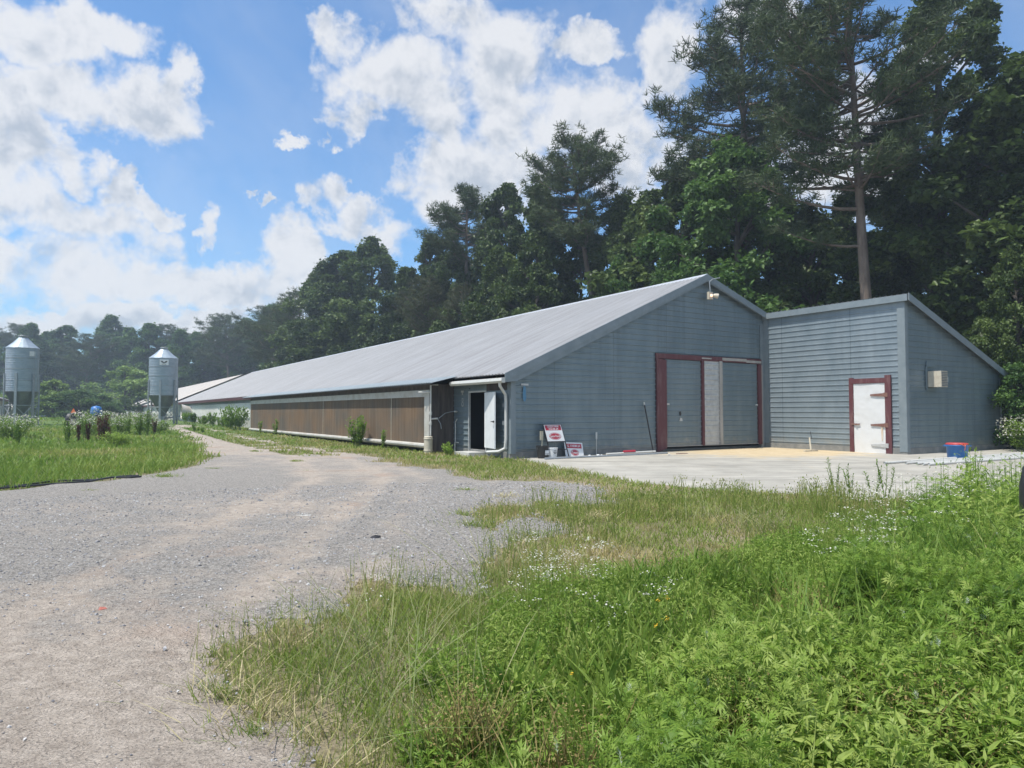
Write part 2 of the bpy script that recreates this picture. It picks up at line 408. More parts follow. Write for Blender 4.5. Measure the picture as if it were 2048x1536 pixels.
def streak_wall(mt, amount=.35):
    """grime runs down the sheet: a mark in the paint itself"""
    nt = mt.node_tree; N = nt.nodes; L = nt.links; b = N['Principled BSDF']
    src = b.inputs['Base Color'].links[0].from_socket
    tc = N.new('ShaderNodeTexCoord'); mp = N.new('ShaderNodeMapping'); L.new(tc.outputs['Object'], mp.inputs[0]); mp.inputs['Scale'].default_value = (2.6, 2.6, .10)
    n = N.new('ShaderNodeTexNoise'); n.inputs['Scale'].default_value = .9; n.inputs['Detail'].default_value = 7; n.inputs['Roughness'].default_value = .7; L.new(mp.outputs[0], n.inputs['Vector'])
    r = N.new('ShaderNodeMapRange'); L.new(n.outputs['Fac'], r.inputs[0]); r.inputs[1].default_value = .5; r.inputs[2].default_value = .75; r.inputs[4].default_value = amount
    x = N.new('ShaderNodeMix'); x.data_type = 'RGBA'; L.new(r.outputs[0], x.inputs[0]); L.new(src, x.inputs[6]); x.inputs[7].default_value = (.09, .11, .12, 1)
    # sheet joints, and dust and scuffs along the foot of the sheets
    def mm(op, a, c=None):
        n_ = N.new('ShaderNodeMath'); n_.operation = op
        for i_, q_ in enumerate((a, c)):
            if q_ is None: continue
            if isinstance(q_, (int, float)): n_.inputs[i_].default_value = q_
            else: L.new(q_, n_.inputs[i_])
        return n_.outputs[0]
    m2 = N.new('ShaderNodeMapping'); m2.vector_type = 'TEXTURE'; m2.inputs['Rotation'].default_value = (0, 0, -AX); L.new(tc.outputs['Object'], m2.inputs[0]); sp = N.new('ShaderNodeSeparateXYZ'); L.new(m2.outputs[0], sp.inputs[0])
    seam = mm('MAXIMUM', mm('LESS_THAN', mm('FRACT', mm('DIVIDE', mm('ADD', sp.outputs[0], 1.0), 2.9)), .008), mm('LESS_THAN', mm('FRACT', mm('DIVIDE', mm('ADD', sp.outputs[1], 1.0), 3.3)), .008))
    screws = mm('MULTIPLY', mm('LESS_THAN', mm('FRACT', mm('DIVIDE', mm('ADD', sp.outputs[0], 1.03), .61)), .03), mm('LESS_THAN', mm('FRACT', mm('DIVIDE', mm('ADD', sp.outputs[2], .06), .45)), .045))
    seam = mm('MULTIPLY', mm('MAXIMUM', seam, screws), .55)
    y1 = N.new('ShaderNodeMix'); y1.data_type = 'RGBA'; L.new(seam, y1.inputs[0]); L.new(x.outputs[2], y1.inputs[6]); y1.inputs[7].default_value = (.06, .07, .075, 1)
    dn = N.new('ShaderNodeTexNoise'); dn.inputs['Scale'].default_value = 2.2; dn.inputs['Detail'].default_value = 8; dn.inputs['Roughness'].default_value = .7; L.new(tc.outputs['Object'], dn.inputs['Vector'])
    dr = N.new('ShaderNodeMapRange'); L.new(mm('SUBTRACT', dn.outputs['Fac'], mm('MULTIPLY', sp.outputs[2], .55)), dr.inputs[0]); dr.inputs[1].default_value = .30; dr.inputs[2].default_value = .55; dr.inputs[4].default_value = .6
    y2 = N.new('ShaderNodeMix'); y2.data_type = 'RGBA'; L.new(dr.outputs[0], y2.inputs[0]); L.new(y1.outputs[2], y2.inputs[6]); y2.inputs[7].default_value = (.34, .33, .29, 1)
    L.new(y2.outputs[2], b.inputs['Base Color'])
    rr = N.new('ShaderNodeMapRange'); L.new(n.outputs['Fac'], rr.inputs[0]); rr.inputs[1].default_value = .3; rr.inputs[2].default_value = .8; rr.inputs[3].default_value = .30; rr.inputs[4].default_value = .55
    L.new(rr.outputs[0], b.inputs['Roughness'])


streak_wall(M['siding'], .45); streak_wall(M['siding_annex'], .25)


def roof_material(mt):
    nt = mt.node_tree; N = nt.nodes; L = nt.links; b = N['Principled BSDF']; src = b.inputs['Base Color'].links[0].from_socket
    tc = N.new('ShaderNodeTexCoord'); mp = N.new('ShaderNodeMapping'); L.new(tc.outputs['Object'], mp.inputs[0])
    mp.vector_type = 'TEXTURE'; mp.inputs['Rotation'].default_value = (0, 0, -AX); mp.inputs['Scale'].default_value = (8, .3, 8)
    n = N.new('ShaderNodeTexNoise'); n.inputs['Scale'].default_value = 1; n.inputs['Detail'].default_value = 8; n.inputs['Roughness'].default_value = .7; L.new(mp.outputs[0], n.inputs['Vector'])
    r = N.new('ShaderNodeMapRange'); L.new(n.outputs['Fac'], r.inputs[0]); r.inputs[1].default_value = .44; r.inputs[2].default_value = .66; r.inputs[4].default_value = .6
    x = N.new('ShaderNodeMix'); x.data_type = 'RGBA'; L.new(r.outputs[0], x.inputs[0]); L.new(src, x.inputs[6]); x.inputs[7].default_value = (.24, .225, .215, 1)
    L.new(x.outputs[2], b.inputs['Base Color'])


roof_material(M['roof'])


# ------------------------------------------------------------------ ground, gravel, concrete
def ground_material():
    mt = bpy.data.materials.new('soil_and_thatch'); mt.use_nodes = True; nt = mt.node_tree; N = nt.nodes; L = nt.links; b = N['Principled BSDF']
    b.inputs['Roughness'].default_value = .95; b.inputs['Specular IOR Level'].default_value = .15
    tc = N.new('ShaderNodeTexCoord')
    n = N.new('ShaderNodeTexNoise'); n.inputs['Scale'].default_value = .35; n.inputs['Detail'].default_value = 8; L.new(tc.outputs['Object'], n.inputs['Vector'])
    r = N.new('ShaderNodeValToRGB'); L.new(n.outputs['Fac'], r.inputs[0]); e = r.color_ramp.elements
    e[0].position = .35; e[0].color = (.15, .135, .075, 1); e[1].position = .7; e[1].color = (.29, .24, .175, 1)
    sp = N.new('ShaderNodeSeparateXYZ'); L.new(tc.outputs['Object'], sp.inputs[0]); mr = N.new('ShaderNodeMapRange'); L.new(sp.outputs[1], mr.inputs[0]); mr.inputs[1].default_value = 22; mr.inputs[2].default_value = 55
    gx_ = N.new('ShaderNodeMix'); gx_.data_type = 'RGBA'; L.new(mr.outputs[0], gx_.inputs[0]); L.new(r.outputs[0], gx_.inputs[6]); gx_.inputs[7].default_value = (.10, .15, .045, 1)
    n2 = N.new('ShaderNodeTexNoise'); n2.inputs['Scale'].default_value = 25; n2.inputs['Detail'].default_value = 6; L.new(tc.outputs['Object'], n2.inputs['Vector'])
    x = N.new('ShaderNodeMix'); x.data_type = 'RGBA'; x.blend_type = 'OVERLAY'; x.inputs[0].default_value = .8; L.new(gx_.outputs[2], x.inputs[6]); L.new(n2.outputs['Fac'], x.inputs[7])
    L.new(x.outputs[2], b.inputs['Base Color'])
    bp = N.new('ShaderNodeBump'); bp.inputs['Strength'].default_value = .8; bp.inputs['Distance'].default_value = .04; L.new(n2.outputs['Fac'], bp.inputs['Height']); L.new(bp.outputs[0], b.inputs['Normal'])
    return mt


def gravel_material():
    mt = bpy.data.materials.new('gravel_and_dirt'); mt.use_nodes = True; nt = mt.node_tree; N = nt.nodes; L = nt.links; b = N['Principled BSDF']
    b.inputs['Roughness'].default_value = .95; b.inputs['Specular IOR Level'].default_value = .2
    tc = N.new('ShaderNodeTexCoord'); at = N.new('ShaderNodeAttribute'); at.attribute_name = 'tint'

    def noise(s, d=6, r=.6):
        n = N.new('ShaderNodeTexNoise'); n.inputs['Scale'].default_value = s; n.inputs['Detail'].default_value = d; n.inputs['Roughness'].default_value = r; L.new(tc.outputs['Object'], n.inputs['Vector']); return n

    def ramp(src, p0, c0, p1, c1):
        r = N.new('ShaderNodeValToRGB'); L.new(src, r.inputs[0]); e = r.color_ramp.elements; e[0].position = p0; e[0].color = (*c0, 1); e[1].position = p1; e[1].color = (*c1, 1); return r.outputs[0]

    def mix(f, a, c, bt='MIX'):
        x = N.new('ShaderNodeMix'); x.data_type = 'RGBA'; x.blend_type = bt
        if isinstance(f, float): x.inputs[0].default_value = f
        else: L.new(f, x.inputs[0])
        L.new(a, x.inputs[6]); L.new(c, x.inputs[7]); return x.outputs[2]
    vo = N.new('ShaderNodeTexVoronoi'); vo.inputs['Scale'].default_value = 55; L.new(tc.outputs['Object'], vo.inputs['Vector'])
    sepc = N.new('ShaderNodeSeparateColor'); L.new(vo.outputs['Color'], sepc.inputs[0])
    gravel = ramp(sepc.outputs[0], 0, (.18, .17, .155), 1, (.44, .41, .375))
    dirt = ramp(noise(7, 9, .7).outputs['Fac'], .3, (.32, .27, .225), .72, (.56, .49, .42))
    red = ramp(noise(3, 6).outputs['Fac'], .35, (.36, .255, .195), .7, (.44, .35, .285))
    rm = N.new('ShaderNodeMapRange'); L.new(noise(.45, 4).outputs['Fac'], rm.inputs[0]); rm.inputs[1].default_value = .55; rm.inputs[2].default_value = .72
    dirt = mix(rm.outputs[0], dirt, red)
    # tint attribute = share of dirt; broken up by noise
    ad = N.new('ShaderNodeMath'); ad.operation = 'ADD'; L.new(at.outputs['Fac'], ad.inputs[0])
    sb = N.new('ShaderNodeMath'); sb.operation = 'MULTIPLY_ADD'; L.new(noise(1.6, 10, .72).outputs['Fac'], sb.inputs[0]); sb.inputs[1].default_value = 2.2; sb.inputs[2].default_value = -1.1
    L.new(sb.outputs[0], ad.inputs[1])
    mr = N.new('ShaderNodeMapRange'); L.new(ad.outputs[0], mr.inputs[0]); mr.inputs[1].default_value = .25; mr.inputs[2].default_value = .85
    scar = noise(2.6, 10, .75); sm = N.new('ShaderNodeMapRange'); L.new(scar.outputs['Fac'], sm.inputs[0]); sm.inputs[1].default_value = .60; sm.inputs[2].default_value = .70; sm.inputs[4].default_value = .6
    dk = N.new('ShaderNodeRGB'); dk.outputs[0].default_value = (.17, .145, .125, 1); dirt = mix(sm.outputs[0], dirt, dk.outputs[0])
    base = mix(mr.outputs[0], gravel, dirt)
    fine = ramp(noise(60, 5, .7).outputs['Fac'], .3, (.32, .32, .32), .7, (.68, .68, .68))
    base = mix(.7, base, fine, 'OVERLAY')
    L.new(base, b.inputs['Base Color'])
    bp = N.new('ShaderNodeBump'); bp.inputs['Strength'].default_value = .9; bp.inputs['Distance'].default_value = .02; L.new(vo.outputs['Distance'], bp.inputs['Height'])
    bp2 = N.new('ShaderNodeBump'); bp2.inputs['Strength'].default_value = .8; bp2.inputs['Distance'].default_value = .11; L.new(noise(6, 10, .72).outputs['Fac'], bp2.inputs['Height']); L.new(bp.outputs[0], bp2.inputs['Normal'])
    L.new(bp2.outputs[0], b.inputs['Normal'])
    return mt


def concrete_material():
    mt = bpy.data.materials.new('dusty_concrete'); mt.use_nodes = True; nt = mt.node_tree; N = nt.nodes; L = nt.links; b = N['Principled BSDF']
    b.inputs['Roughness'].default_value = .9; b.inputs['Specular IOR Level'].default_value = .2
    tc = N.new('ShaderNodeTexCoord'); at = N.new('ShaderNodeAttribute'); at.attribute_name = 'tint'

    def noise(s, d=6, r=.6, st=(1, 1, 1)):
        mp = N.new('ShaderNodeMapping'); mp.inputs['Scale'].default_value = st; L.new(tc.outputs['Object'], mp.inputs[0])
        n = N.new('ShaderNodeTexNoise'); n.inputs['Scale'].default_value = s; n.inputs['Detail'].default_value = d; n.inputs['Roughness'].default_value = r; L.new(mp.outputs[0], n.inputs['Vector']); return n.outputs['Fac']

    def ramp(src, p0, c0, p1, c1):
        r = N.new('ShaderNodeValToRGB'); L.new(src, r.inputs[0]); e = r.color_ramp.elements; e[0].position = p0; e[0].color = (*c0, 1); e[1].position = p1; e[1].color = (*c1, 1); return r.outputs[0]
    base = ramp(noise(.8, 9, .7), .3, (.27, .26, .23), .7, (.42, .40, .355))
    streak = ramp(noise(1.0, 8, .7, (.25, 2.0, 1)), .35, (.34, .34, .34), .7, (.62, .62, .62))
    x = N.new('ShaderNodeMix'); x.data_type = 'RGBA'; x.blend_type = 'OVERLAY'; x.inputs[0].default_value = .7; L.new(base, x.inputs[6]); L.new(streak, x.inputs[7])
    sand = ramp(noise(2.2, 8, .7), .3, (.40, .31, .19), .7, (.52, .43, .29))
    ad = N.new('ShaderNodeMath'); ad.operation = 'MULTIPLY_ADD'; L.new(noise(1.3, 8, .7), ad.inputs[0]); ad.inputs[1].default_value = 1.6; L.new(at.outputs['Fac'], ad.inputs[2])
    mr = N.new('ShaderNodeMapRange'); L.new(ad.outputs[0], mr.inputs[0]); mr.inputs[1].default_value = .95; mr.inputs[2].default_value = 1.45
    y = N.new('ShaderNodeMix'); y.data_type = 'RGBA'; L.new(mr.outputs[0], y.inputs[0]); L.new(x.outputs[2], y.inputs[6]); L.new(sand, y.inputs[7])
    L.new(y.outputs[2], b.inputs['Base Color'])
    bp = N.new('ShaderNodeBump'); bp.inputs['Strength'].default_value = .3; bp.inputs['Distance'].default_value = .02; L.new(noise(30, 6), bp.inputs['Height']); L.new(bp.outputs[0], b.inputs['Normal'])
    return mt


def P(pts): return [gnd(x, y) for x, y in pts]


GRAVEL = [(-34, 9.5), (-24, 11.6)] + P([(0, 985), (70, 975), (150, 968), (280, 955), (330, 945), (410, 928), (425, 915), (400, 903), (380, 885)]) + \
    P([(345, 864), (350, 856), (385, 858), (440, 868), (520, 883), (600, 897), (700, 908), (800, 930), (880, 942), (960, 962), (1060, 968), (1120, 968), (1215, 985), (1225, 1005),
       (1150, 1010), (1050, 1018), (985, 1012), (925, 1020), (940, 1045), (975, 1060), (1020, 1040), (1110, 1050), (1150, 1075), (1080, 1090), (985, 1095), (965, 1150), (915, 1180),
       (820, 1180), (735, 1165), (690, 1190), (660, 1235), (585, 1245), (500, 1275), (475, 1310), (505, 1345), (440, 1380), (425, 1410), (490, 1450), (550, 1500), (620, 1536)]) + \
    [(-0.6, 1.8), (-1.2, -2), (-34, -3)]
CONC = P([(1042, 917), (1090, 932), (1200, 951), (1270, 966), (1440, 980), (1640, 990)]) + [(9, 12.3), (14, 14.0), (24, 20.5), (33, 34)] + [tuple(W((22.5, 0.5, 0))[0][:2]), tuple(W((-.15, .5, 0))[0][:2])]


def in_gravel(x, y, j=.22):
    return inpoly(x + (fbm(x, y, .9, 3, 5) - .5) * 4.2 * j, y + (fbm(x, y, .9, 9, 5) - .5) * 4.2 * j * (1 + np.abs(y) * .12), GRAVEL)


def sheet(name, x0, x1, y0, y1, st, inside, zf, mat, tf=None):
    xs = np.arange(x0, x1 + st, st); ys = np.arange(y0, y1 + st, st); X, Y = np.meshgrid(xs, ys); nx = len(xs)
    m = inside((X[:-1, :-1] + st / 2).ravel(), (Y[:-1, :-1] + st / 2).ravel())
    i = np.arange(X.size).reshape(X.shape)[:-1, :-1].ravel()[m]
    f = np.stack([i, i + 1, i + 1 + nx, i + nx], 1); u, inv = np.unique(f, return_inverse=True); f = inv.reshape(f.shape)
    x = X.ravel()[u]; y = Y.ravel()[u]
    cm = np.zeros((len(ys) + 1, nx + 1), bool); cm[1:-1, 1:-1] = m.reshape(len(ys) - 1, nx - 1)
    d = (cm[:-1, :-1] & cm[1:, :-1] & cm[:-1, 1:] & cm[1:, 1:]); dist = d.astype(float)
    for _ in range(4):
        e = np.pad(d, 1); d = e[1:-1, 1:-1] & e[:-2, 1:-1] & e[2:, 1:-1] & e[1:-1, :-2] & e[1:-1, 2:]; dist += d
    k = dist.ravel()[u] / 5; zz_ = G(x, y) + .003 + k * (zf(x, y) - G(x, y) - .003)
    b = MB(); b.add(np.stack([x, y, zz_], 1), f, None if tf is None else tf(x, y)); return b.build(name, mat, smooth=True)


def axis(lim, fine, st):
    a = list(np.arange(0, fine, st)); s = st
    while a[-1] < lim: s *= 1.18; a.append(a[-1] + s)
    return a


_p = axis(900, 60, .5); gx = np.array([-t for t in _p[1:]][::-1] + _p); gy = np.array([-t for t in axis(120, 20, .5)[1:]][::-1] + axis(900, 100, .5))
X, Y = np.meshgrid(gx, gy); nx = len(gx); i = np.arange(X.size).reshape(X.shape)[:-1, :-1].ravel()
b = MB(); b.add(np.stack([X.ravel(), Y.ravel(), G(X, Y).ravel()], 1), np.stack([i, i + 1, i + 1 + nx, i + nx], 1))
tag(b.build('ground', ground_material(), smooth=True), kind='structure')

# tyre ruts: two arcs sweeping from lower left up to the track, as distance to a curve
RUT = np.array(P([(60, 1400), (300, 1200), (480, 1090), (620, 1010), (700, 960), (640, 915), (480, 885), (380, 862)]))
def rutd(x, y):
    d = np.full(x.shape, 1e9)
    for (ax, ay), (bx, by) in zip(RUT[:-1], RUT[1:]):
        t = np.clip(((x - ax) * (bx - ax) + (y - ay) * (by - ay)) / ((bx - ax) ** 2 + (by - ay) ** 2), 0, 1)
        s = np.sign((bx - ax) * (y - ay) - (by - ay) * (x - ax)); dd = np.hypot(x - ax - t * (bx - ax), y - ay - t * (by - ay))
        d = np.where(dd < np.abs(d), dd * s, d)
    return d


def gravz(x, y):
    d = rutd(x, y); near = np.clip((24 - y) / 8, 0, 1)
    r = .022 * np.exp(-((np.abs(d) - .85) / .22) ** 2) * vnoise(x, y, 1.6, 31) - .0
    r2 = .05 * np.exp(-((np.abs(d) - 1.25) / .12) ** 2) * vnoise(x, y, .8, 41)
    return G(x, y) + .012 + .018 * (1 - near) + near * (.030 * fbm(x, y, .5, 5, 4) + .045 * (fbm(x, y, 2.2, 15) ** 2) + r2 * .9 + .02 - r)


def dirtf(x, y):
    t = .20 + .72 * np.clip((7.6 - y) / 4.5, 0, 1) * np.clip((.3 - x) / 2, 0, 1) + .42 * np.exp(-((np.abs(rutd(x, y)) - .85) / .30) ** 2) + .28 * np.exp(-((np.abs(rutd(x, y) + 2.6) - .8) / .28) ** 2) + .2 * np.exp(-(np.abs(rutd(x, y)) / 2.2) ** 2) + (fbm(x, y, 3.5, 77) - .5) * 1.1 + (fbm(x, y, .9, 78) - .5) * .5
    t = t - .35 * np.clip((x + 1.5) / 2, 0, 1)
    return np.clip(t, -.3, 1.2)


MG = gravel_material()
tag(sheet('gravel_lot', -34, 4.2, -3, 27, .07, in_gravel, gravz, MG, dirtf), kind='structure')
TRACK = P([(470, 876), (380, 853), (345, 846.5), (322, 848), (352, 858), (400, 880)])
tag(sheet('gravel_track', -60, -5, 27.0, 75, .25, lambda x, y: in_gravel(x, y, .3) & ~((np.abs(rutd(x, y)) < .75) & (fbm(x, y, 1.2, 6) + .012 * (y - 27) > .45)), lambda x, y: G(x, y) + .03, MG, lambda x, y: np.full(x.shape, .75)), kind='structure')
_l = lambda x, y: ((x - C0[0]) * Vx + (y - C0[1]) * Vy, (x - C0[0]) * Ux + (y - C0[1]) * Uy)
def sandf(x, y):
    v, u = _l(x, y)
    return np.clip(np.exp(-((v - 11.5) / 4.2) ** 2 - ((u + 2.6) / 2.8) ** 2) * 1.1 + .25 * np.exp(-(u / 1.2) ** 2) * (v > 1), 0, 1)


tag(sheet('concrete_apron', 0, 34, 12, 38, .12, lambda x, y: inpoly(x + (fbm(x, y, .7, 4) - .5) * .3, y + (fbm(x, y, .7, 8) - .5) * .4, CONC), lambda x, y: G(x, y) + .022 + .006 * fbm(x, y, 3, 2), concrete_material(), sandf), kind='structure')

# ------------------------------------------------------------------ the long building
def siding(b, org, d, n, z0, z1, xl, xr, pitch=.225, rib=.034, start=0.0):
    """horizontally ribbed sheet: org + x*d + z + out*n; xl, xr give its ends at a height"""
    prof = [(0, 0), (.148, 0), (.152, rib), (.186, rib), (.196, 0)]
    zs = []
    k = math.floor((z0 - start) / pitch)
    while start + k * pitch < z1 + pitch:
        zs += [(start + k * pitch + p, o) for p, o in prof]; k += 1
    zs = [(z, o) for z, o in zs if z0 < z < z1]; zs = [(z0, zs[0][1])] + zs + [(z1, zs[-1][1])]
    v = []; f = []
    for (za, oa), (zb, ob) in zip(zs[:-1], zs[1:]):
        a0, a1, b0, b1 = xl(za), xr(za), xl(zb), xr(zb)
        if a1 - a0 < .01 and b1 - b0 < .01: continue
        k = len(v)
        for x, z, o in ((a0, za, oa), (a1, za, oa), (b1, zb, ob), (b0, zb, ob)):
            v.append((org[0] + x * d[0] + o * n[0], org[1] + x * d[1] + o * n[1], z))
        f.append((k, k + 1, k + 2, k + 3))
    b.add(v, np.array(f)); return b


def ribroof(b, p0, p1, u0, u1, pitch=.23, h=.032, thick=.02):
    """sheet between line p0 (v,z) and p1 (v,z), ribs run down the slope"""
    us = []; u = u0
    while u < u1:
        us += [(u, 0), (u + .13, 0), (u + .15, h), (u + .20, h)]; u += pitch
    us.append((u1, 0)); us = [(u, o) for u, o in us if u <= u1 + 1e-6]; n = len(us)
    dv, dz = p1[0] - p0[0], p1[1] - p0[1]; l = math.hypot(dv, dz); nv, nz = -dz / l, dv / l
    if nz < 0: nv, nz = -nv, -nz
    v = []
    for (a, z) in (p0, p1):
        v += [(a + nv * o, u, z + nz * o) for u, o in us]
    b.add(v, np.array([(i, i + 1, n + i + 1, n + i) for i in range(n - 1)]))
    v = [(a, u, z - thick) for a, z in (p0, p1) for u in (u0, u1)]
    b.add(v, np.array([(0, 1, 3, 2)])); return b


SL, SR = .4467, .3535
RV, RZ = 9.92, 7.46
roofL = lambda v: RZ - (RV - v) * SL
roofR = lambda v: RZ - (v - RV) * SR
vl = lambda z: max(0.0, RV - (RZ - .10 - z) / SL)
vr = lambda z: min(21.7, RV + (RZ - .10 - z) / SR)
AL = 13.96; AF = -6.52; AR = 21.72

house = empty('poultry_house', W((0, 0, 0))[0], 'long low grey-blue steel poultry house with pale roof, red framed double doors and lean-to annex', 'building')
d_v, d_u, n_f, n_l = (1, 0), (0, 1), (0, -1), (-1, 0)
b = MB(True); siding(b, (0, 0), d_v, n_f, .07, RZ - .1, vl, lambda z: max(vl(z), min(AL, vr(z)) if z > 3.9 else 7.05), rib=.045); siding(b, (0, 0), d_v, n_f, .07, 3.9, lambda z: 13.69, lambda z: AL)
b.build('gable_wall', M['siding'], house)
b = MB(True)
for a, c in ((0, 1.72), (3.05, 4.38), (37.6, 88.5)):
    b = MB(True); siding(b, (0, 0), d_u, n_l, .05, 2.60 if c < 9 else 2.75, lambda z: a, lambda z: c); b.build('side_wall', M['siding'], house)
b = MB(True); b.add([(0, 1.72, 2.3), (0, 3.05, 2.3), (0, 3.05, 2.62), (0, 1.72, 2.62)], np.array([(0, 1, 2, 3)])); b.build('door_header', M['siding'], house)
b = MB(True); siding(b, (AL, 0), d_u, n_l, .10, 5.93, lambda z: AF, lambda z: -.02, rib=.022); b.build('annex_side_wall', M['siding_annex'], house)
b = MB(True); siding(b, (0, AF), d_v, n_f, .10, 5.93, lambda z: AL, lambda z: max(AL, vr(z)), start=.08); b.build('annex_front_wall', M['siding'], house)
# unseen closing walls so that the shell is solid
b = MB(True); b.box((21.60, AF + .03, -.3), (21.70, 88.5, 3.0)); b.prism([(0.02, -.3), (21.6, -.3), (21.6, 3.0), (RV, RZ - .12), (0.02, 2.75)], 1, 88.4, 88.5); b.build('rear_wall', M['siding'], house)
b = MB(True); b.box((.02, 4.45, -.2), (.06, 37.5, 2.7)); b.box((.06, 4.50, -.2), (6, 4.6, 2.9)); b.box((4.0, .4, -.2), (4.1, 4.5, 3.3)); b.build('light_block_wall', M['dark'], house)  # dark walls added inside the shell so that no light leaks through
b = MB(True); b.box((.12, .1, -.12), (21.5, 88.3, -.05)); b.build('floor_slab', M['block'], house)
# foundation blocks
b = MB(True); b.box((-.03, .02, -.3), (.10, 88.4, .05)); b.box((.0, -.035, -.3), (7.1, .09, .07)); b.box((13.6, -.035, -.3), (AL, .09, .07))
b.box((AL - .035, AF, -.32), (AL + .09, -4.30 - 1.62 + .0, .10)); b.box((AL - .035, -4.2, -.32), (AL + .09, -.04, .10)); b.box((AL - .03, AF - .04, -.32), (AR, AF + .09, .10))
b.build('foundation', M['block'], house)
# roofs
b = MB(True); ribroof(b, (-.40, roofL(-.40)), (RV, RZ), -.25, 88.9); b.build('roof', M['roof'], house)
b = MB(True); ribroof(b, (RV, RZ), (22.1, roofR(22.1)), -.25, 88.9); b.build('roof', M['roof'], house)
b = MB(True); ribroof(b, (AL - .12, roofR(AL - .12)), (22.1, roofR(22.1)), AF - .22, -.251); b.build('annex_roof', M['roof'], house)
b = MB(True)
b.prism([(RV - .32, roofL(RV - .32) + .022), (RV, RZ + .045), (RV + .32, roofR(RV + .32) + .022), (RV, RZ + .03)], 1, -.27, 89); b.build('ridge_cap', M['ridge'], house)
# rake and corner trims
def rake(b, fn, v0, v1, u0, u1, hgt):
    b.prism([(v0, fn(v0) - hgt), (v1, fn(v1) - hgt), (v1, fn(v1) + .028), (v0, fn(v0) + .028)], 1, u0, u1)
b = MB(True); rake(b, roofL, -.42, RV, -.285, -.252, .25); rake(b, roofR, RV, AL + .02, -.285, -.252, .25)
b.build('rake_trim', M['trim'], house)
b = MB(True); b.prism([(-.02, 2.60), (.1, 2.60), (RV, RZ - .31), (AL, roofR(AL) - .25), (AL, roofR(AL) - .02), (RV, RZ - .03), (-.4, roofL(-.4) - .03), (-.4, 2.55)], 1, -.251, -.235)
b.build('soffit_board', M['trim'], house)
b = MB(True); rake(b, roofR, AL - .1, 22.12, AF - .255, AF - .222, .26); b.box((AL - .15, AF - .2, 5.80), (AL - .10, -.03, 6.06)); b.build('annex_rake_trim', M['trim'], house)
b = MB(True); b.box((-.035, -.05, .0), (.17, .0, 2.62)); b.box((-.035, .0, .0), (.0, .20, 2.56)); b.build('corner_trim', M['trim'], house)
b = MB(True); b.box((AL - .30, -.05, .05), (AL - .045, -.026, 5.6)); b.box((AL - .06, -.28, .08), (AL - .026, -.05, 5.8)); b.build('corner_trim', M['trim'], house)
b = MB(True); b.box((AL - .05, AF - .04, -.05), (AL - .026, AF + .26, 5.85)); b.box((AL - .026, AF - .045, -.05), (AL + .16, AF - .026, 5.80)); b.build('corner_trim', M['trim'], house)
b = MB(True); b.box((AR - .12, AF - .045, .08), (AR + .03, AF - .026, 3.05)); b.build('corner_trim', M['trim'], house)
b = MB(True); b.box((-.42, 38.6, 2.56), (-.385, 88.9, 2.82)); b.build('eave_fascia', M['redtrim'], house)
b = MB(True); b.box((-.40, .0, 2.60), (-.02, 38.6, 2.64)); b.box((-.035, .22, 2.3), (-.002, 1.68, 2.60)); b.build('soffit', M['darkwood'], house)

# big sliding doors on the gable
df = MB(True)
df.box((7.02, -.10, 3.72), (13.66, -.03, 3.93)); df.build('door_frame', M['red'], house)
b = MB(True); b.add([(7.05, -.11, -.18), (7.60, -.11, -.0), (7.60, -.11, 3.66), (7.05, -.11, 3.72), (7.05, -.02, -.18), (7.6, -.02, 0), (7.6, -.02, 3.66), (7.05, -.02, 3.72)],
                  np.array([(0, 1, 2, 3), (7, 6, 5, 4), (0, 3, 7, 4), (1, 5, 6, 2), (3, 2, 6, 7), (0, 4, 5, 1)])); b.build('door_frame', M['red'], house)
b = MB(True); b.box((13.42, -.115, .02), (13.64, -.03, 3.70)); b.build('door_frame', M['red'], house)
b = MB(True); b.box((13.64, -.09, -.12), (13.73, -.028, 3.66)); b.build('door_frame', M['greywood'], house)
b = MB(True); b.box((11.0, -.125, 3.78), (12.6, -.102, 3.90)); b.box((9.7, -.122, 3.80), (10.3, -.102, 3.86)); b.box((12.6, -.125, 3.74), (13.6, -.102, 3.85)); b.build('door_frame', M['greywood'], house).name = 'door_track'
D1 = None
for nm, x0, x1 in (('sliding_door', 7.62, 9.70), ('sliding_door', 10.99, 13.40)):
    b = MB(True); siding(b, (0, -.03), d_v, n_f, .09, 3.70, lambda z: x0, lambda z: x1, start=.03); b.box((x0, -.026, .05), (x1, .02, 3.70))
    dr = b.build(nm, M['siding'], house); D1 = D1 or dr
    h = MB(True); hx = x0 + .08 if nm and x0 < 9 else x1 - .08
    h.box((hx - .07, -.085, 1.80), (hx + .07, -.058, 1.86)); h.build('latch', M['pvc'], dr)
hp = []
for k in range(11):
    t = 2 * math.pi * k / 11; r = random.uniform(.05, .12); hp.append((8.42 + r * math.cos(t) * .9, 1.42 + r * math.sin(t) * 1.5))
h = MB(True); h.prism(hp, 1, -.060, -.054); h.build('torn_hole', M['black'], D1)
h = MB(True); h.prism([(8.36, 1.12), (8.56, 1.10), (8.52, 1.24), (8.40, 1.26)], 1, -.062, -.054); h.build('patch', M['strip'], D1)
b = MB(True); b.box((9.70, -.12, .06), (9.84, -.028, 3.72)); b.build('door_frame', M['red'], house)
b = MB(True); siding(b, (0, -.07), d_v, n_f, .09, 3.72, lambda z: 9.84, lambda z: 10.80, start=.03); b.box((9.84, -.066, .08), (10.80, -.028, 3.70)); b.build('middle_panel', M['strip'], house)
b = MB(True); b.box((10.80, -.13, .06), (10.98, -.028, 3.74)); b.build('middle_post', M['greywood'], house)
b = MB(True); b.box((7.62, -.095, .05), (13.40, -.055, .085)); b.build('door_bottom_rail', M['greywood'], house)
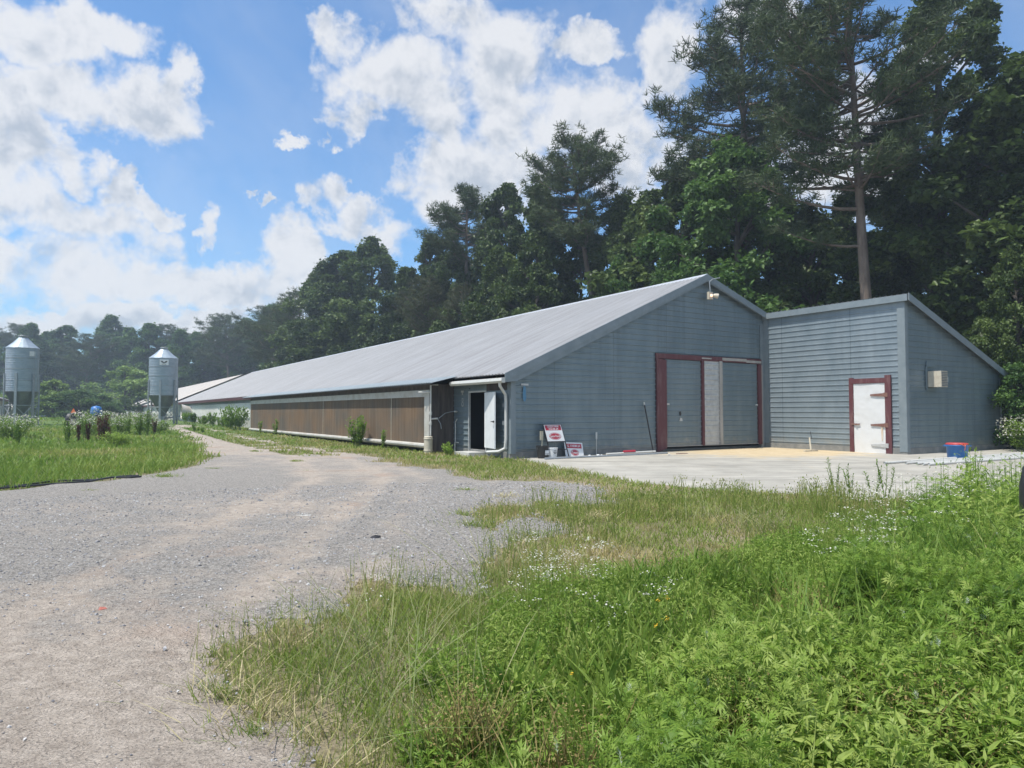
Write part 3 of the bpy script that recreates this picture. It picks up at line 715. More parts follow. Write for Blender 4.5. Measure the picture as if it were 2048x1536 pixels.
b = MB(True); b.box((7.1, .5, -.18), (13.6, .55, 3.9)); b.build('doorway_shade_sheet', M['dark'], house)  # near-black sheet added behind the doors, paints the gap below them as shade

# annex door
b = MB(True); b.box((AL - .10, -4.42, -.22), (AL - .028, -4.24, 2.90)); b.box((AL - .10, -5.98, -.24), (AL - .028, -5.74, 2.96)); b.box((AL - .105, -5.78, 2.66), (AL - .028, -4.38, 2.86))
adf = b.build('annex_door_frame', M['red'], house)
nd = 40; zz = np.linspace(-.17, 2.65, 60); uu = np.linspace(-5.73, -4.43, 28); Z, U_ = np.meshgrid(zz, uu); o = .030 * (fbm(Z.ravel() * 1.0, U_.ravel() * 1.6, .55, 12) - .5) + .012 * (fbm(Z.ravel(), U_.ravel(), .2, 14) - .5)
b = MB(True); i = np.arange(Z.size).reshape(Z.shape)[:-1, :-1].ravel(); b.add(np.stack([AL - .075 - o, U_.ravel(), Z.ravel()], 1), np.stack([i, i + 1, i + 1 + 60, i + 60], 1)); b.box((AL - .05, -5.73, -.17), (AL - .028, -4.43, 2.65))
mdoor = material('dented_white_sheet', (.74, .75, .75), .28, .15, (.66, .66, .64), 2.0, lo=.5, hi=.8)
ad = b.build('annex_door', mdoor, house, smooth=True)
for z, mt in ((2.18, 'rust'), (.98, 'rust'), (.17, 'strip')):
    b = MB(True); b.prism([(-5.72, z - .07), (-5.15, z - .03), (-5.15, z + .03), (-5.72, z + .07)], 0, AL - .115, AL - .098); b.box((AL - .12, -5.86, z - .09), (AL - .101, -5.72, z + .09)); b.build('hinge', M[mt], ad)
b = MB(True); b.box((AL - .13, -4.70, .98), (AL - .10, -4.34, 1.03)); b.tube([(AL - .12, -4.55, 1.0), (AL - .15, -4.55, 1.0)], .04); b.build('latch', M['rust'], ad)
b = MB(True); b.prism([(-5.62, .35), (-5.58, .40), (-5.57, .90), (-5.63, .92), (-5.64, .6)], 0, AL - .1, AL - .0975); b.build('rust_stain', material('rust_run', (.55, .40, .25), .5, 0, (.68, .60, .5), 9, lo=.4, hi=.6), ad)

# side door, open
b = MB(True); b.box((-.05, 1.68, -.02), (.03, 1.74, 2.32)); b.box((-.05, 3.03, -.02), (.03, 3.08, 2.32)); b.box((-.05, 1.74, 2.26), (.03, 3.03, 2.32)); b.build('side_door_frame', M['strip'], house)
ang = math.radians(13)
R_ = [[math.cos(ang), math.sin(ang), 0], [-math.sin(ang), math.cos(ang), 0], [0, 0, 1]]
b = MB(True); c = np.array([-.09 - math.sin(ang) * .62, 1.70 - math.cos(ang) * .62, 1.20]); ax_ = np.array([[math.cos(ang), math.sin(ang), 0], [-math.sin(ang), math.cos(ang), 0], [0, 0, 1]]).T
dirl = np.array([-math.sin(ang), -math.cos(ang), 0]); nl = np.array([-math.cos(ang), math.sin(ang), 0])
Rm = np.stack([nl, dirl, [0, 0, 1]], 1)
b.cbox(c, (.022, .62, 1.03), Rm); sdoor = b.build('side_door', M['white'], house)
b = MB(True); k = c + dirl * .55 + nl * .05 + np.array([0, 0, -.05]); b.tube([k - nl * .03, k + nl * .05], .02); b.cbox(k + nl * .05 - dirl * .05, (.012, .07, .014), Rm); b.tube([k - nl * .03, k + nl * .01], .035); b.build('handle', M['blacksteel'], sdoor)
b = MB(True); b.tube([(.8, 2.1, -.05), (1.0, 2.9, .9)], .03); b.tube([(.8, 2.9, -.05), (1.0, 2.2, .9)], .03); b.box((.9, 2.1, .85), (1.5, 3.0, 1.25)); b.box((1.1, 2.4, 1.25), (1.2, 2.6, 1.9)); b.build('feed_equipment', M['galv_dark'], house)
b = MB(True); b.box((-.75, 1.75, -.2), (-.05, 2.9, -.02)); b.build('door_step', M['pvc'], house)

# gutter and downspout
b = MB(True); gp = [(-.42, 2.72), (-.56, 2.70), (-.58, 2.60), (-.52, 2.53), (-.42, 2.53)]; b.prism(gp, 1, -.27, 3.7); b.build('gutter', M['pvc'], house)
b = MB(True); b.tube([(-.48, .0, 2.55), (-.46, .0, 2.42), (-.30, .06, 2.26), (-.16, .12, 2.12), (-.12, .15, 1.9), (-.12, .15, .5), (-.14, .18, .2), (-.3, .35, .08), (-.6, .7, .05)], .055, 8); b.build('downspout', M['pvc'], house)
for z in (1.75, 1.10):
    b = MB(True); b.box((-.10, .30, z - .07), (-.03, .44, z + .07)); b.build('meter_box', M['galv_leg'], house)

# pad housing
PV = -1.05; P0, P1 = 4.42, 37.3
b = MB(True); b.box((PV - .02, 4.90, .22), (PV + .12, P1 - .15, 2.12)); pad = b.build('cooling_pad', M['pad'], house)
b = MB(True); b.box((PV - .05, P0 + .02, 2.12), (PV + .06, P1, 2.40)); b.box((PV - .05, P0 + .02, .1), (PV + .06, 4.90, 2.12)); b.box((PV - .05, P1 - .15, .1), (PV + .06, P1, 2.12)); b.build('pad_frame', M['white_dirty'], house)
for u in (8.4, 18.4): b = MB(True); b.box((PV - .032, u, .22), (PV - .0215, u + .03, 2.12)); b.build('joint_strip', M['cream'], pad)
b = MB(True); b.tube([(PV - .06, P0, .13), (PV - .06, P1, .13)], .10, 10); b.build('water_trough', M['white_dirty'], house)
b = MB(True); b.box((PV - .04, P0 - .06, -.2), (-.02, P0, 2.62)); b.build('end_panel', M['darkwood'], house)
b = MB(True); b.box((PV - .02, 37.3, -.2), (0, 37.4, 2.5)); b.box((PV, P0, 2.40), (PV + .04, P1, 2.62)); b.build('pad_housing_board', M['darkwood'], house)
b = MB(True); ribroof(b, (-1.45, 2.64), (-.30, roofL(-.30) + .03), 3.55, 38.7, thick=.03); b.build('lean_to_roof', M['roof_blue'], house)
b = MB(True); b.box((-1.40, 3.6, 2.56), (-1.36, 38.6, 2.61)); b.build('lean_to_beam', M['darkwood'], house)
# pipework at the pad end
b = MB(True)
q = P0 - .14; pv = PV - .06
b.tube([(pv, q, .55), (pv, q, 2.58), (pv + .32, q, 2.60)], .035); b.tube([(pv, q, 2.30), (pv - .3, q + .5, 2.30)], .03); b.tube([(pv, q, 1.22), (pv + .3, q - .02, 1.24)], .035); b.build('pvc_pipes', M['pvc'], house)
for z in (1.45, 1.05):
    b = MB(True); b.tube([(pv, q, z - .07), (pv, q, z + .07)], .055); b.tube([(pv - .09, q, z), (pv + .02, q, z)], .02); b.build('valve', M['pvc'], house)
b = MB(True); b.tube([(pv + .3, q, 1.24), (pv + .40, q - .1, 1.02), (pv + .42, q - .12, .82)], .015, 6); b.tube([(pv + .36, q, 1.24), (pv + .6, q - .1, 1.45), (pv + .9, q - .15, 1.52), (pv + 1.02, 4.0, 1.52)], .014, 6); b.build('hose', M['galv_leg'], house)
b = MB(True); b.tube([(-.08, 4.1, .3), (-.08, 4.1, 1.1), (-.08, 3.95, 1.22)], .018, 6); b.tube([(-.1, 4.1, -.1), (-.1, 4.1, .27), (-.1, 3.8, .27)], .03); b.tube([(-.07, 3.98, 1.52), (-.22, 3.9, 1.52)], .03); b.build('standpipe', M['pvc'], house)
# faint writing on the side panel, paint on the gable
b = MB(True); b.box((-.038, 3.48, 2.28), (-.035, 3.72, 2.36)); b.box((-.038, 3.55, 2.18), (-.035, 3.64, 2.28)); b.build('painted_letter', M['strip'], house)
b = MB(True)
for zc, r in ((1.98, .075), (1.815, .095)):
    t_ = np.linspace(0, 2 * math.pi, 15)[:-1]
    ring = [(-.037, 3.58 + math.cos(t) * r * s, zc + math.sin(t) * r * s * 1.1) for s in (1, .55) for t in t_]
    b.add(ring, np.array([(i, (i + 1) % 14, 14 + (i + 1) % 14, 14 + i) for i in range(14)]))
b.build('painted_number', M['strip'], house)
def blot(b, cx, cz, w, h, u, seed):
    r = random.Random(seed); n = 26
    pts = [(cx + w * math.cos(2 * math.pi * k / n) * r.uniform(.7, 1.05), cz + h * math.sin(2 * math.pi * k / n) * r.uniform(.75, 1.05)) for k in range(n)]
    b.prism(pts, 1, u, u + .002)
b = MB(True); blot(b, .55, 2.16, .085, .34, -.049, 3); b.build('blue_paint_mark', M['bluepaint'], house)
b = MB(True); b.box((.40, -.052, 2.46), (.72, -.046, 2.53)); b.build('white_paint_mark', M['strip'], house)

# floodlight under the ridge
b = MB(True); b.tube([(10.02, -.30, 7.15), (10.02, -.33, 6.80), (10.02, -.33, 6.68)], .025); b.tube([(10.02, -.30, 7.15), (10.15, -.36, 7.28), (10.45, -.5, 7.34)], .02); fl = b.build('floodlight', M['galv_leg'], house)
b = MB(True); b.box((9.88, -.40, 6.38), (10.12, -.26, 6.70)); b.build('housing', M['cream'], fl)
b = MB(True); b.lathe([(0, .0), (.05, .01), (.06, .05), (.04, .10), (0, .12)], (10.0, -.42, 6.48), 12); b.build('bulb', M['lamp'], fl)
b = MB(True); b.tube([(10.14, -.33, 6.56), (10.24, -.38, 6.56), (10.36, -.46, 6.53)], [.04, .09, .12], 12); b.build('lamp_head', M['cream'], fl)

# air conditioner in the annex wall
b = MB(True); b.box((15.40, AF - .06, 2.36), (16.22, AF - .027, 2.46)); b.box((15.42, AF - .06, 3.30), (16.10, AF - .027, 3.52)); b.box((15.36, AF - .06, 2.46), (15.46, AF - .027, 3.3)); b.build('wall_surround', M['siding'], house)
b = MB(True); b.box((15.50, AF - .56, 2.49), (15.98, AF - .05, 3.12)); ac = b.build('air_conditioner', M['cream'], house)
b = MB(True)
for k in range(9): b.box((15.52, AF - .572, 2.52 + k * .065), (15.96, AF - .561, 2.555 + k * .065))
b.build('grille', M['galv_dark'], ac)
b = MB(True); b.box((16.55, AF - .10, 2.62), (17.05, AF - .027, 3.10)); b.build('junction_panel', M['siding'], house)
b = MB(True); b.tube([(16.85, AF - .12, 2.74), (16.85, AF - .13, 2.92)], .035); b.build('conduit', M['pvc'], house)

# curtain and fan on the far part of the side wall
zz = np.linspace(.95, 2.30, 8); uu = np.linspace(38.8, 86, 260); Z, U_ = np.meshgrid(zz, uu)
b = MB(True); i = np.arange(Z.size).reshape(Z.shape)[:-1, :-1].ravel()
b.add(np.stack([-.10 - .05 * np.sin(U_.ravel() * 5 + 2 * vnoise(U_.ravel(), Z.ravel(), .8)) * (.3 + vnoise(U_.ravel(), Z.ravel(), .9, 3)) - .03 * vnoise(U_.ravel() * .3, Z.ravel(), .2), U_.ravel(), Z.ravel()], 1), np.stack([i, i + 1, i + 9, i + 8], 1))
b.build('curtain', M['curtain'], house, smooth=True)
b = MB(True); b.box((-.06, 38.8, .1), (-.03, 74, .93)); b.build('lower_wall_panel', M['white_dirty'], house)
b = MB(True)
for (dd, r) in ((0, .62), (-.25, .64), (-1.05, .86)): pass
n = 20; v = []
for dd, r in ((-.1, .62), (-.35, .66), (-1.25, .95)):
    v += [(dd, 76.5 + r * math.cos(2 * math.pi * k / n), 1.55 + r * math.sin(2 * math.pi * k / n)) for k in range(n)]
b.add(v, np.array([(a * n + k, a * n + (k + 1) % n, (a + 1) * n + (k + 1) % n, (a + 1) * n + k) for a in range(2) for k in range(n)])); b.build('fan_cone', M['white_dirty'], house, smooth=True)

# ------------------------------------------------------------------ the other poultry houses
def far_house(label, v0, u0, u1, wl, fan_u=None, right=False):
    h = empty('poultry_house', W((v0, u0, .3))[0], label, 'building')
    b = MB(True); w = 21.7
    b.prism([(v0, 0), (v0 + w, 0), (v0 + w, 3.0), (v0 + RV, RZ - .12), (v0, 2.75)], 1, u0, u1); b.build('walls', M['white_dirty'], h)
    for p0, p1 in (((v0 - .4, 2.85), (v0 + RV, RZ)), ((v0 + RV, RZ), (v0 + 22.1, 3.15))):
        b = MB(True); ribroof(b, p0, p1, u0 - .25, u1 + .25, pitch=.46, h=.03); b.build('roof', M[wl], h)
    for x in (v0 - .44, v0 + 22.1):
        b = MB(True); b.box((x, u0 - .2, 2.55 if x < v0 else 2.85), (x + .04, u1 + .2, 2.84 if x < v0 else 3.13)); b.build('eave_fascia', M['redtrim'], h)
    for (dv, s) in (((-.06, -1),) if not right else ((21.76, 1),)):
        zz = np.linspace(1.1, 2.3, 5); uu = np.linspace(u0 + 3, u1 - 3, 160); Z, U_ = np.meshgrid(zz, uu); b = MB(True); i = np.arange(Z.size).reshape(Z.shape)[:-1, :-1].ravel()
        b.add(np.stack([v0 + dv + s * .06 * np.sin(U_.ravel() * 4), U_.ravel(), Z.ravel()], 1), np.stack([i, i + 1, i + 6, i + 5], 1)); b.build('curtain', M['curtain'], h, smooth=True)
    if fan_u is not None:
        vv, s = (v0, -1) if not right else (v0 + w, 1)
        n = 20; v = []
        for dd, r in ((.1, .62), (.35, .66), (1.25, .95)):
            v += [(vv + s * dd, fan_u + r * math.cos(2 * math.pi * k / n), 1.75 + r * math.sin(2 * math.pi * k / n)) for k in range(n)]
        b = MB(True); b.add(v, np.array([(a * n + k, a * n + (k + 1) % n, (a + 1) * n + (k + 1) % n, (a + 1) * n + k) for a in range(2) for k in range(n)])); b.build('fan_cone', M['white_dirty'], h, smooth=True)
    return h


far_house('farther pale-roofed poultry house in line beyond the long one', 0.0, 96.0, 215.0, 'roof_pale', 205)
d_ = np.array([(17 - CX) / F * 98, 98]) - C0[:2]; lv = d_ @ np.array([Vx, Vy]); lu = d_ @ np.array([Ux, Uy])
far_house('poultry house at the left edge with white fan cone, behind the left feed bin', lv - 21.9, lu - 45, lu, 'roof', lu - 9, True)

# ------------------------------------------------------------------ feed bins
def feed_bin(Y, px, label, emblem, R):
    x = (px - CX) / F * Y; z0 = g1(x, Y) - .02
    t = empty('feed_bin', (x, Y, z0), label, 'silo', 'galvanised feed bins')
    zb = 3.05; zt = 7.05
    prof = []; z = zb
    while z < zt:
        prof += [(R, z), (R, z + .06), (R + .025, z + .10), (R, z + .14)]; z += .16
    prof.append((R, zt)); b = MB(); b.lathe(prof, (x, Y, z0), 40); b.build('bin_body', M['galv'], t, smooth=True)
    b = MB()
    for k in (0, 1.02, 2.04, 3.02): b.lathe([(R + .005, zb + k), (R + .04, zb + k + .01), (R + .04, zb + k + .05), (R + .005, zb + k + .06)], (x, Y, z0), 40)
    b.build('body_bands', M['galv_leg'], t)
    n = 20; b = MB(); v = []; rr = [(R + .07, zt - .03), (R * .62, zt + .46), (.34, zt + .98)]
    for r, z in rr: v += [(x + r * math.cos(2 * math.pi * k / n), Y + r * math.sin(2 * math.pi * k / n), z0 + z + (.0 if k % 2 else .02)) for k in range(n)]
    b.add(v, np.array([(a * n + k, a * n + (k + 1) % n, (a + 1) * n + (k + 1) % n, (a + 1) * n + k) for a in range(2) for k in range(n)])); b.build('cone_roof', M['galv'], t)
    b = MB(); b.lathe([(.36, zt + .95), (.36, zt + 1.10), (.42, zt + 1.12), (.40, zt + 1.17), (0, zt + 1.22)], (x, Y, z0), 20); b.build('fill_cap', M['galv_leg'], t, smooth=True)
    b = MB(); b.lathe([(R - .01, zb), (R - .02, zb - .06), (.30, 1.05), (.24, .8), (0, .8)], (x, Y, z0), 32); b.build('hopper', M['galv_dark'], t)
    b = MB(); b.box((x - .25, Y - .25, z0 + .45), (x + .25, Y + .25, z0 + .82)); b.tube([(x, Y, z0 + .6), (x + .5, Y + 1.0, z0 + .7), (x + .9, Y + 2.0, z0 + .85)], .07); b.build('auger', M['galv_leg'], t)
    A0 = math.radians(-75)
    for k in range(6):
        a = A0 + k * math.pi / 3; cx, cy = x + (R + .07) * math.cos(a), Y + (R + .07) * math.sin(a)
        b = MB(); Rz = [[math.cos(a), -math.sin(a), 0], [math.sin(a), math.cos(a), 0], [0, 0, 1]]
        b.cbox((cx, cy, z0 + 2.35), (.045, .10, 2.35), Rz); b.build('leg', M['galv_leg'], t)
        a2 = a + math.pi / 3; dx, dy = x + (R + .04) * math.cos(a2), Y + (R + .04) * math.sin(a2)
        b = MB(); b.tube([(cx, cy, z0 + .25), (dx, dy, z0 + 1.75)], .03, 5); b.tube([(dx, dy, z0 + .25), (cx, cy, z0 + 1.75)], .03, 5); b.tube([(cx, cy, z0 + 1.8), (dx, dy, z0 + 1.8)], .035, 5); b.build('cross_brace', M['galv_leg'], t)
    # ladder
    a = math.radians(-10); b = MB(); ex, ey = math.cos(a), math.sin(a); tx, ty = -ey, ex
    for s in (-.2, .2): b.tube([(x + (R + .18) * ex + s * tx, Y + (R + .18) * ey + s * ty, z0 + 1.5), (x + (R + .18) * ex + s * tx, Y + (R + .18) * ey + s * ty, z0 + zt)], .018, 5)
    for k in range(18):
        z = z0 + 1.6 + k * .3; b.tube([(x + (R + .18) * ex - .2 * tx, Y + (R + .18) * ey - .2 * ty, z), (x + (R + .18) * ex + .2 * tx, Y + (R + .18) * ey + .2 * ty, z)], .012, 4)
    b.build('ladder', M['galv_leg'], t)
    if emblem:
        a = math.radians(-62); nx_, ny_ = math.cos(a), math.sin(a); tx, ty = -ny_, nx_; c = np.array([x + (R + .05) * nx_, Y + (R + .05) * ny_, z0 + 6.55])
        Rm = np.stack([[tx, ty, 0], [nx_, ny_, 0], [0, 0, 1]], 1)
        b = MB(); b.cbox(c, (.43, .012, .29), Rm); pl = b.build('sign_plate', M['signwhite'], t)
        b = MB()
        for s in (-1, 1):
            pts = [(0, -.08), (.06, .02), (.16, .09), (.33, .13), (.29, .06), (.32, .04), (.24, -.01), (.26, -.04), (.14, -.08), (.05, -.16), (0, -.13)]
            v = [(c + Rm @ np.array([s * p, .016, q + .03])) for p, q in pts]; k = b.n; b.add(v, np.array([(0, i, i + 1) for i in range(1, len(pts) - 1)]))
        b.add([c + Rm @ np.array([p, .016, q]) for p, q in ((-.2, -.22), (.2, -.22), (.2, -.18), (-.2, -.18))], np.array([(0, 1, 2, 3)]))
        b.build('winged_emblem', M['black'], pl)
    else:
        b = MB(); a = math.radians(-22); nx_, ny_ = math.cos(a), math.sin(a); c = np.array([x + (R + .05) * nx_, Y + (R + .05) * ny_, z0 + 6.5]); Rm = np.stack([[-ny_, nx_, 0], [nx_, ny_, 0], [0, 0, 1]], 1)
        b.cbox(c, (.25, .012, .22), Rm); b.build('sign_plate', M['signwhite'], t)
    return t


feed_bin(64, 43, 'round galvanised steel feed bin with cone roof at the left edge of the field', False, 1.27)
feed_bin(75, 326, 'round galvanised feed bin with winged emblem plate beside the long poultry house', True, 1.40)

# ------------------------------------------------------------------ things by the wall
def text_mesh(body, size, mat, parent, origin, xdir, zdir, name='lettering', width=None, bold=0.0):
    cu = bpy.data.curves.new(name, 'FONT'); cu.body = body; cu.size = size; cu.align_x = 'CENTER'; cu.align_y = 'CENTER'; cu.offset = bold * size
    to = bpy.data.objects.new('tmp', cu); COL.objects.link(to); dg = bpy.context.evaluated_depsgraph_get(); dg.update()
    me = bpy.data.meshes.new_from_object(to.evaluated_get(dg)); bpy.data.objects.remove(to); bpy.data.curves.remove(cu)
    me.name = name; co = np.zeros(len(me.vertices) * 3); me.vertices.foreach_get('co', co); co = co.reshape(-1, 3)
    if width: co[:, 0] *= width / (co[:, 0].max() - co[:, 0].min())
    off = np.zeros(3); o = parent
    while o is not None: off += np.array(o.location); o = o.parent
    V = np.asarray(origin) + co[:, :1] * np.asarray(xdir) + co[:, 1:2] * np.asarray(zdir) - off
    me.vertices.foreach_set('co', V.ravel().astype(np.float32)); me.update(); me.materials.clear(); me.materials.append(mat)
    ob = bpy.data.objects.new(name, me); COL.objects.link(ob); ob.parent = parent; return ob


VX = np.array([Vx, Vy, 0]); UX = np.array([Ux, Uy, 0]); ZX = np.array([0, 0, 1.])
def ellipse(rx, rz, n=32): return [(rx * math.cos(2 * math.pi * k / n), rz * math.sin(2 * math.pi * k / n)) for k in range(n)]


def sign_board(root, c, xd, zd, w, h, texts, oval, part='sign_panel'):
    nd = np.cross(xd, zd); Rm = np.stack([xd, nd, zd], 1)
    b = MB(); b.cbox(c, (w / 2, .008, h / 2), Rm); pn = b.build(part, M['signwhite'], root)
    return pn, nd


# tall sign in a black angle-iron frame, leaning back on the wall
def framed_sign():
    base = W((1.78, -.55, -.16))[0]
    t = empty('yard_sign', base, 'red and white farm sign in a tall black metal frame leaning on the wall', 'sign')
    lean = math.radians(14); zd = ZX * math.cos(lean) + UX * math.sin(lean) - VX * .13; zd /= np.linalg.norm(zd); xd = VX.copy(); nd = np.cross(xd, zd); nd /= np.linalg.norm(nd)
    Rm = np.stack([xd, nd, zd], 1); w = .80
    b = MB()
    for s in (-1, 1): b.cbox(base + xd * s * w / 2 + zd * .62 + nd * 0, (.014, .014, .64), Rm)
    for z in (1.25, .60, .30): b.cbox(base + zd * z, (w / 2 - .014, .012, .014), Rm)
    b.build('frame', M['blacksteel'], t)
    f = .012
    b = MB(); b.cbox(base + zd * .925 - nd * -f, (w / 2 - .015, .006, .31), Rm); pn = b.build('sign_panel', M['signwhite'], t)
    sgn = 1 if (nd @ UX) < 0 else -1; nn = nd * sgn
    o = base + zd * .925 + nd * f + nn * .0065
    b = MB(); b.cbox(base + zd * 1.12 + nd * f + nn * .0075, (w / 2 - .045, .0015, .095), Rm); b.build('red_band', M['signred'], pn)
    xx = xd
    text_mesh('GREEN FARM', .105, M['signwhite'], pn, base + zd * 1.163 + nd * f + nn * .0105, xx, zd, width=.50, bold=.012)
    text_mesh('HOUSE #4', .105, M['signwhite'], pn, base + zd * 1.072 + nd * f + nn * .0105, xx, zd, width=.42, bold=.012)
    logo(pn, base + zd * .80 + nd * f + nn * .0075, xx, zd, nn, .265, .135, 'Tyson Foods', .125, .52)
    return t


def logo(pn, c, xd, zd, nn, rx, rz, word, size, wid):
    b = MB(); e = ellipse(rx, rz); e2 = ellipse(rx * .93, rz * .90); n = len(e)
    v = [c + xd * p + zd * q for p, q in e] + [c + xd * p + zd * q for p, q in e2]
    b.add(v, np.array([(i, (i + 1) % n, n + (i + 1) % n, n + i) for i in range(n)])); b.build('oval_ring', M['signred'], pn)
    b = MB(); e3 = ellipse(rx * .84, rz * .80); b.add([c + xd * p + zd * q for p, q in e3] + [c], np.array([(i, (i + 1) % n, n) for i in range(n)])); b.build('oval_field', M['signred'], pn)
    b = MB(); 
    text_mesh(word, size * 1.04, M['signred'], pn, c + nn * .0015, xd, zd, 'lettering_outline', width=wid * 1.04, bold=.035)
    text_mesh(word, size, M['signwhite'], pn, c + nn * .003, xd, zd, width=wid, bold=.015)


framed_sign()


def low_sign():
    base = W((2.60, -.35, -.17))[0]
    t = empty('low_sign', base, 'smaller red and white farm sign standing low against the wall behind the framed sign leg', 'sign')
    lean = math.radians(16); xd = VX.copy(); zd = ZX * math.cos(lean) + UX * math.sin(lean) + VX * .06; zd /= np.linalg.norm(zd); xd = VX + ZX * .02; xd = xd - zd * (xd @ zd); xd /= np.linalg.norm(xd); nd = np.cross(xd, zd); nn = nd if nd @ UX < 0 else -nd
    Rm = np.stack([xd, nd, zd], 1)
    b = MB(); b.cbox(base + zd * .27, (.42, .006, .28), Rm); pn = b.build('sign_panel', M['signwhite'], t)
    b = MB(); b.cbox(base + zd * .41 + nn * .0075, (.36, .0015, .085), Rm); b.build('red_band', M['signred'], pn)
    text_mesh('G. FARM #4', .13, M['signwhite'], pn, base + zd * .41 + nn * .0105, xd, zd, width=.60, bold=.012)
    logo(pn, base + zd * .16 + xd * .02 + nn * .0075, xd, zd, nn, .19, .125, 'Tyson', .14, .30)


low_sign()


def bucket(name, c, r0, r1, h, mat, label, extra=None, cat='bucket'):
    t = empty(name, c, label, cat)
    b = MB(); b.lathe([(0, .012), (r0 - .01, .012), (r1 - .012, h), (r1 + .01, h), (r1 + .01, h - .03), (r1, h - .035), (r0, 0), (0, 0)], c, 28); b.build('body', M[mat], t, smooth=False)
    hb = MB(); hb.tube([(c[0] + math.cos(a) * (r1 + .012) * Vx, c[1] + math.cos(a) * (r1 + .012) * Vy - .03 * math.sin(a), c[2] + h - .05 - .16 * math.sin(a)) for a in np.linspace(0, math.pi, 12)], .004, 5); hb.build('handle', M['galv_leg'], t)
    return t


p = W((.92, -.65, 0))[0]; p[2] = g1(p[0], p[1]) + .03
t = bucket('bucket', p, .17, .225, .44, 'black', 'black plastic bucket with white sticker against the wall, left of the white bucket')
b = MB(); cc = p + VX * .06 - UX * .208 + ZX * .2
b.cbox(cc, (.09, .004, .08), np.stack([VX * .96 - UX * .0, UX, ZX], 1)); st = b.build('sticker', M['signwhite'], t)
b = MB(); b.cbox(cc - UX * .006 - ZX * .045, (.085, .002, .008), np.stack([VX, UX, ZX], 1)); b.build('sticker_stripe', M['black'], st)
# board standing in the black bucket
t2 = empty('wooden_paddle', p + np.array([0, 0, .02]), 'pale wooden paddle standing in the black bucket', 'paddle')
b = MB(); b.cbox(p + VX * -.02 + ZX * .45, (.025, .012, .43), np.stack([VX, UX, ZX], 1)); b.build('handle', M['tan'], t2)
b = MB(); b.prism([(0, 0), (0, 0)], 1, 0, 0) if False else b.cbox(p + VX * -.04 + ZX * .80, (.065, .014, .16), np.stack([VX, UX, ZX], 1)); b.build('blade', M['tan'], t2)
p = W((1.27, -.75, 0))[0]; p[2] = g1(p[0], p[1]) + .03
t = bucket('bucket', p, .16, .19, .36, 'signwhite', 'white plastic bucket with printed side, between black bucket and framed sign')
b = MB()
for k, (z, w) in enumerate(((.26, .12), (.21, .15), (.17, .09))): b.cbox(p - UX * .182 + ZX * z + VX * .0, (w / 2, .003, .012), np.stack([VX, UX, ZX], 1))
b.build('printing', M['galv_dark'], t)

p = W((3.82, -.12, -.16))[0]
t = empty('pipe_stake', p, 'thin grey upright pipe with thicker top by the gable wall, right of the low sign', 'pipe')
b = MB(); b.tube([p, p + ZX * .70], .014); b.build('rod', M['strip'], t)
b = MB(); b.tube([p + ZX * .62, p + ZX * .88], .038); b.build('cap', M['strip'], t)

pa = W((6.52, -.42, -.17))[0]; pb = W((6.34, -.08, 1.90))[0]
t = empty('fence_rod', pa, 'black rod with white top leaning on the gable wall left of the double doors', 'post')
b = MB(); b.tube([pa, pb - (pb - pa) * .055], .026); b.build('rod', M['blacksteel'], t)
b = MB(); b.tube([pb - (pb - pa) * .055, pb], .032); b.build('white_top', M['pvc'], t)

# loose white pipe along the foot of the wall with a red-marked length
t = MB(); a = W((3.95, -.55, -.10))[0]; c = W((6.3, -.75, -.06))[0]; t.tube([a, c], .035); o = t.build('loose_pipe', M['pvc']); tag(o, 'short white plastic pipe lying along the foot of the gable wall', 'pipe')
t = MB(); a = W((4.75, -.62, -.03))[0]; c = W((5.3, -.67, -.02))[0]; t.tube([a, c], .045); tag(t.build('red_bottle', M['signred']), 'small red tube lying on the white pipe by the gable wall', 'bottle')
t = MB(); a = W((.6, -1.25, -.12))[0]; c = W((6.6, -1.1, -.12))[0]; t.tube([a, (a + c) / 2, c], .04); tag(t.build('long_grey_pipe', M['galv_leg']), 'long dark grey pipe on the concrete edge under the farm signs', 'pipe')
for k, (v, u, s) in enumerate(((3.1, -.6, .05), (3.4, -.75, .07), (3.6, -.7, .045), (6.0, -1.8, .05))):
    q = W((v, u, -.13))[0]; b = MB(); b.stamp([(1, 0, 0), (-1, 0, 0), (0, 1, 0), (0, -1, 0), (0, 0, .6), (0, 0, -.6)], np.array([(0, 2, 4), (2, 1, 4), (1, 3, 4), (3, 0, 4), (2, 0, 5), (1, 2, 5), (3, 1, 5), (0, 3, 5)]), q[None], rotm(np.array([k * 1.]), np.array([.3])), np.array([s * 1.4]))
    tag(b.build('litter_scrap', M['signwhite']), ['scrap of white litter just right of the low sign', 'larger white litter scrap right of the low sign', 'white litter beside the thin upright pipe', 'pale scrap on concrete in front of the black rod'][k], 'litter')
b = MB(); c = W((7.0, -1.5, -.14))[0]; b.cbox(c, (.28, .05, .02), np.stack([VX, UX, ZX], 1)); tag(b.build('wood_scrap', M['rust']), 'short reddish board scrap on the concrete left of the double doors', 'board')

# T shaped scraper standing at the annex wall
bx, by = gnd(1622, 905); base = np.array([bx, by, g1(bx, by) + .05])
t = empty('floor_squeegee', base, 'white push squeegee standing head-down beside the annex wall', 'squeegee')
b = MB(); b.cbox(base, (.44, .04, .03), np.stack([VX, UX, ZX], 1)); b.build('head', M['cream'], t)
b = MB(); b.tube([base + ZX * .03, base + ZX * .55 + VX * .06 - UX * -.1], .035); b.build('handle_socket', M['cream'], t)
b = MB(); b.tube([base + ZX * .5 + VX * .05, base + ZX * .80 + VX * .06 + UX * .05], .012); b.build('wire', M['blacksteel'], t)

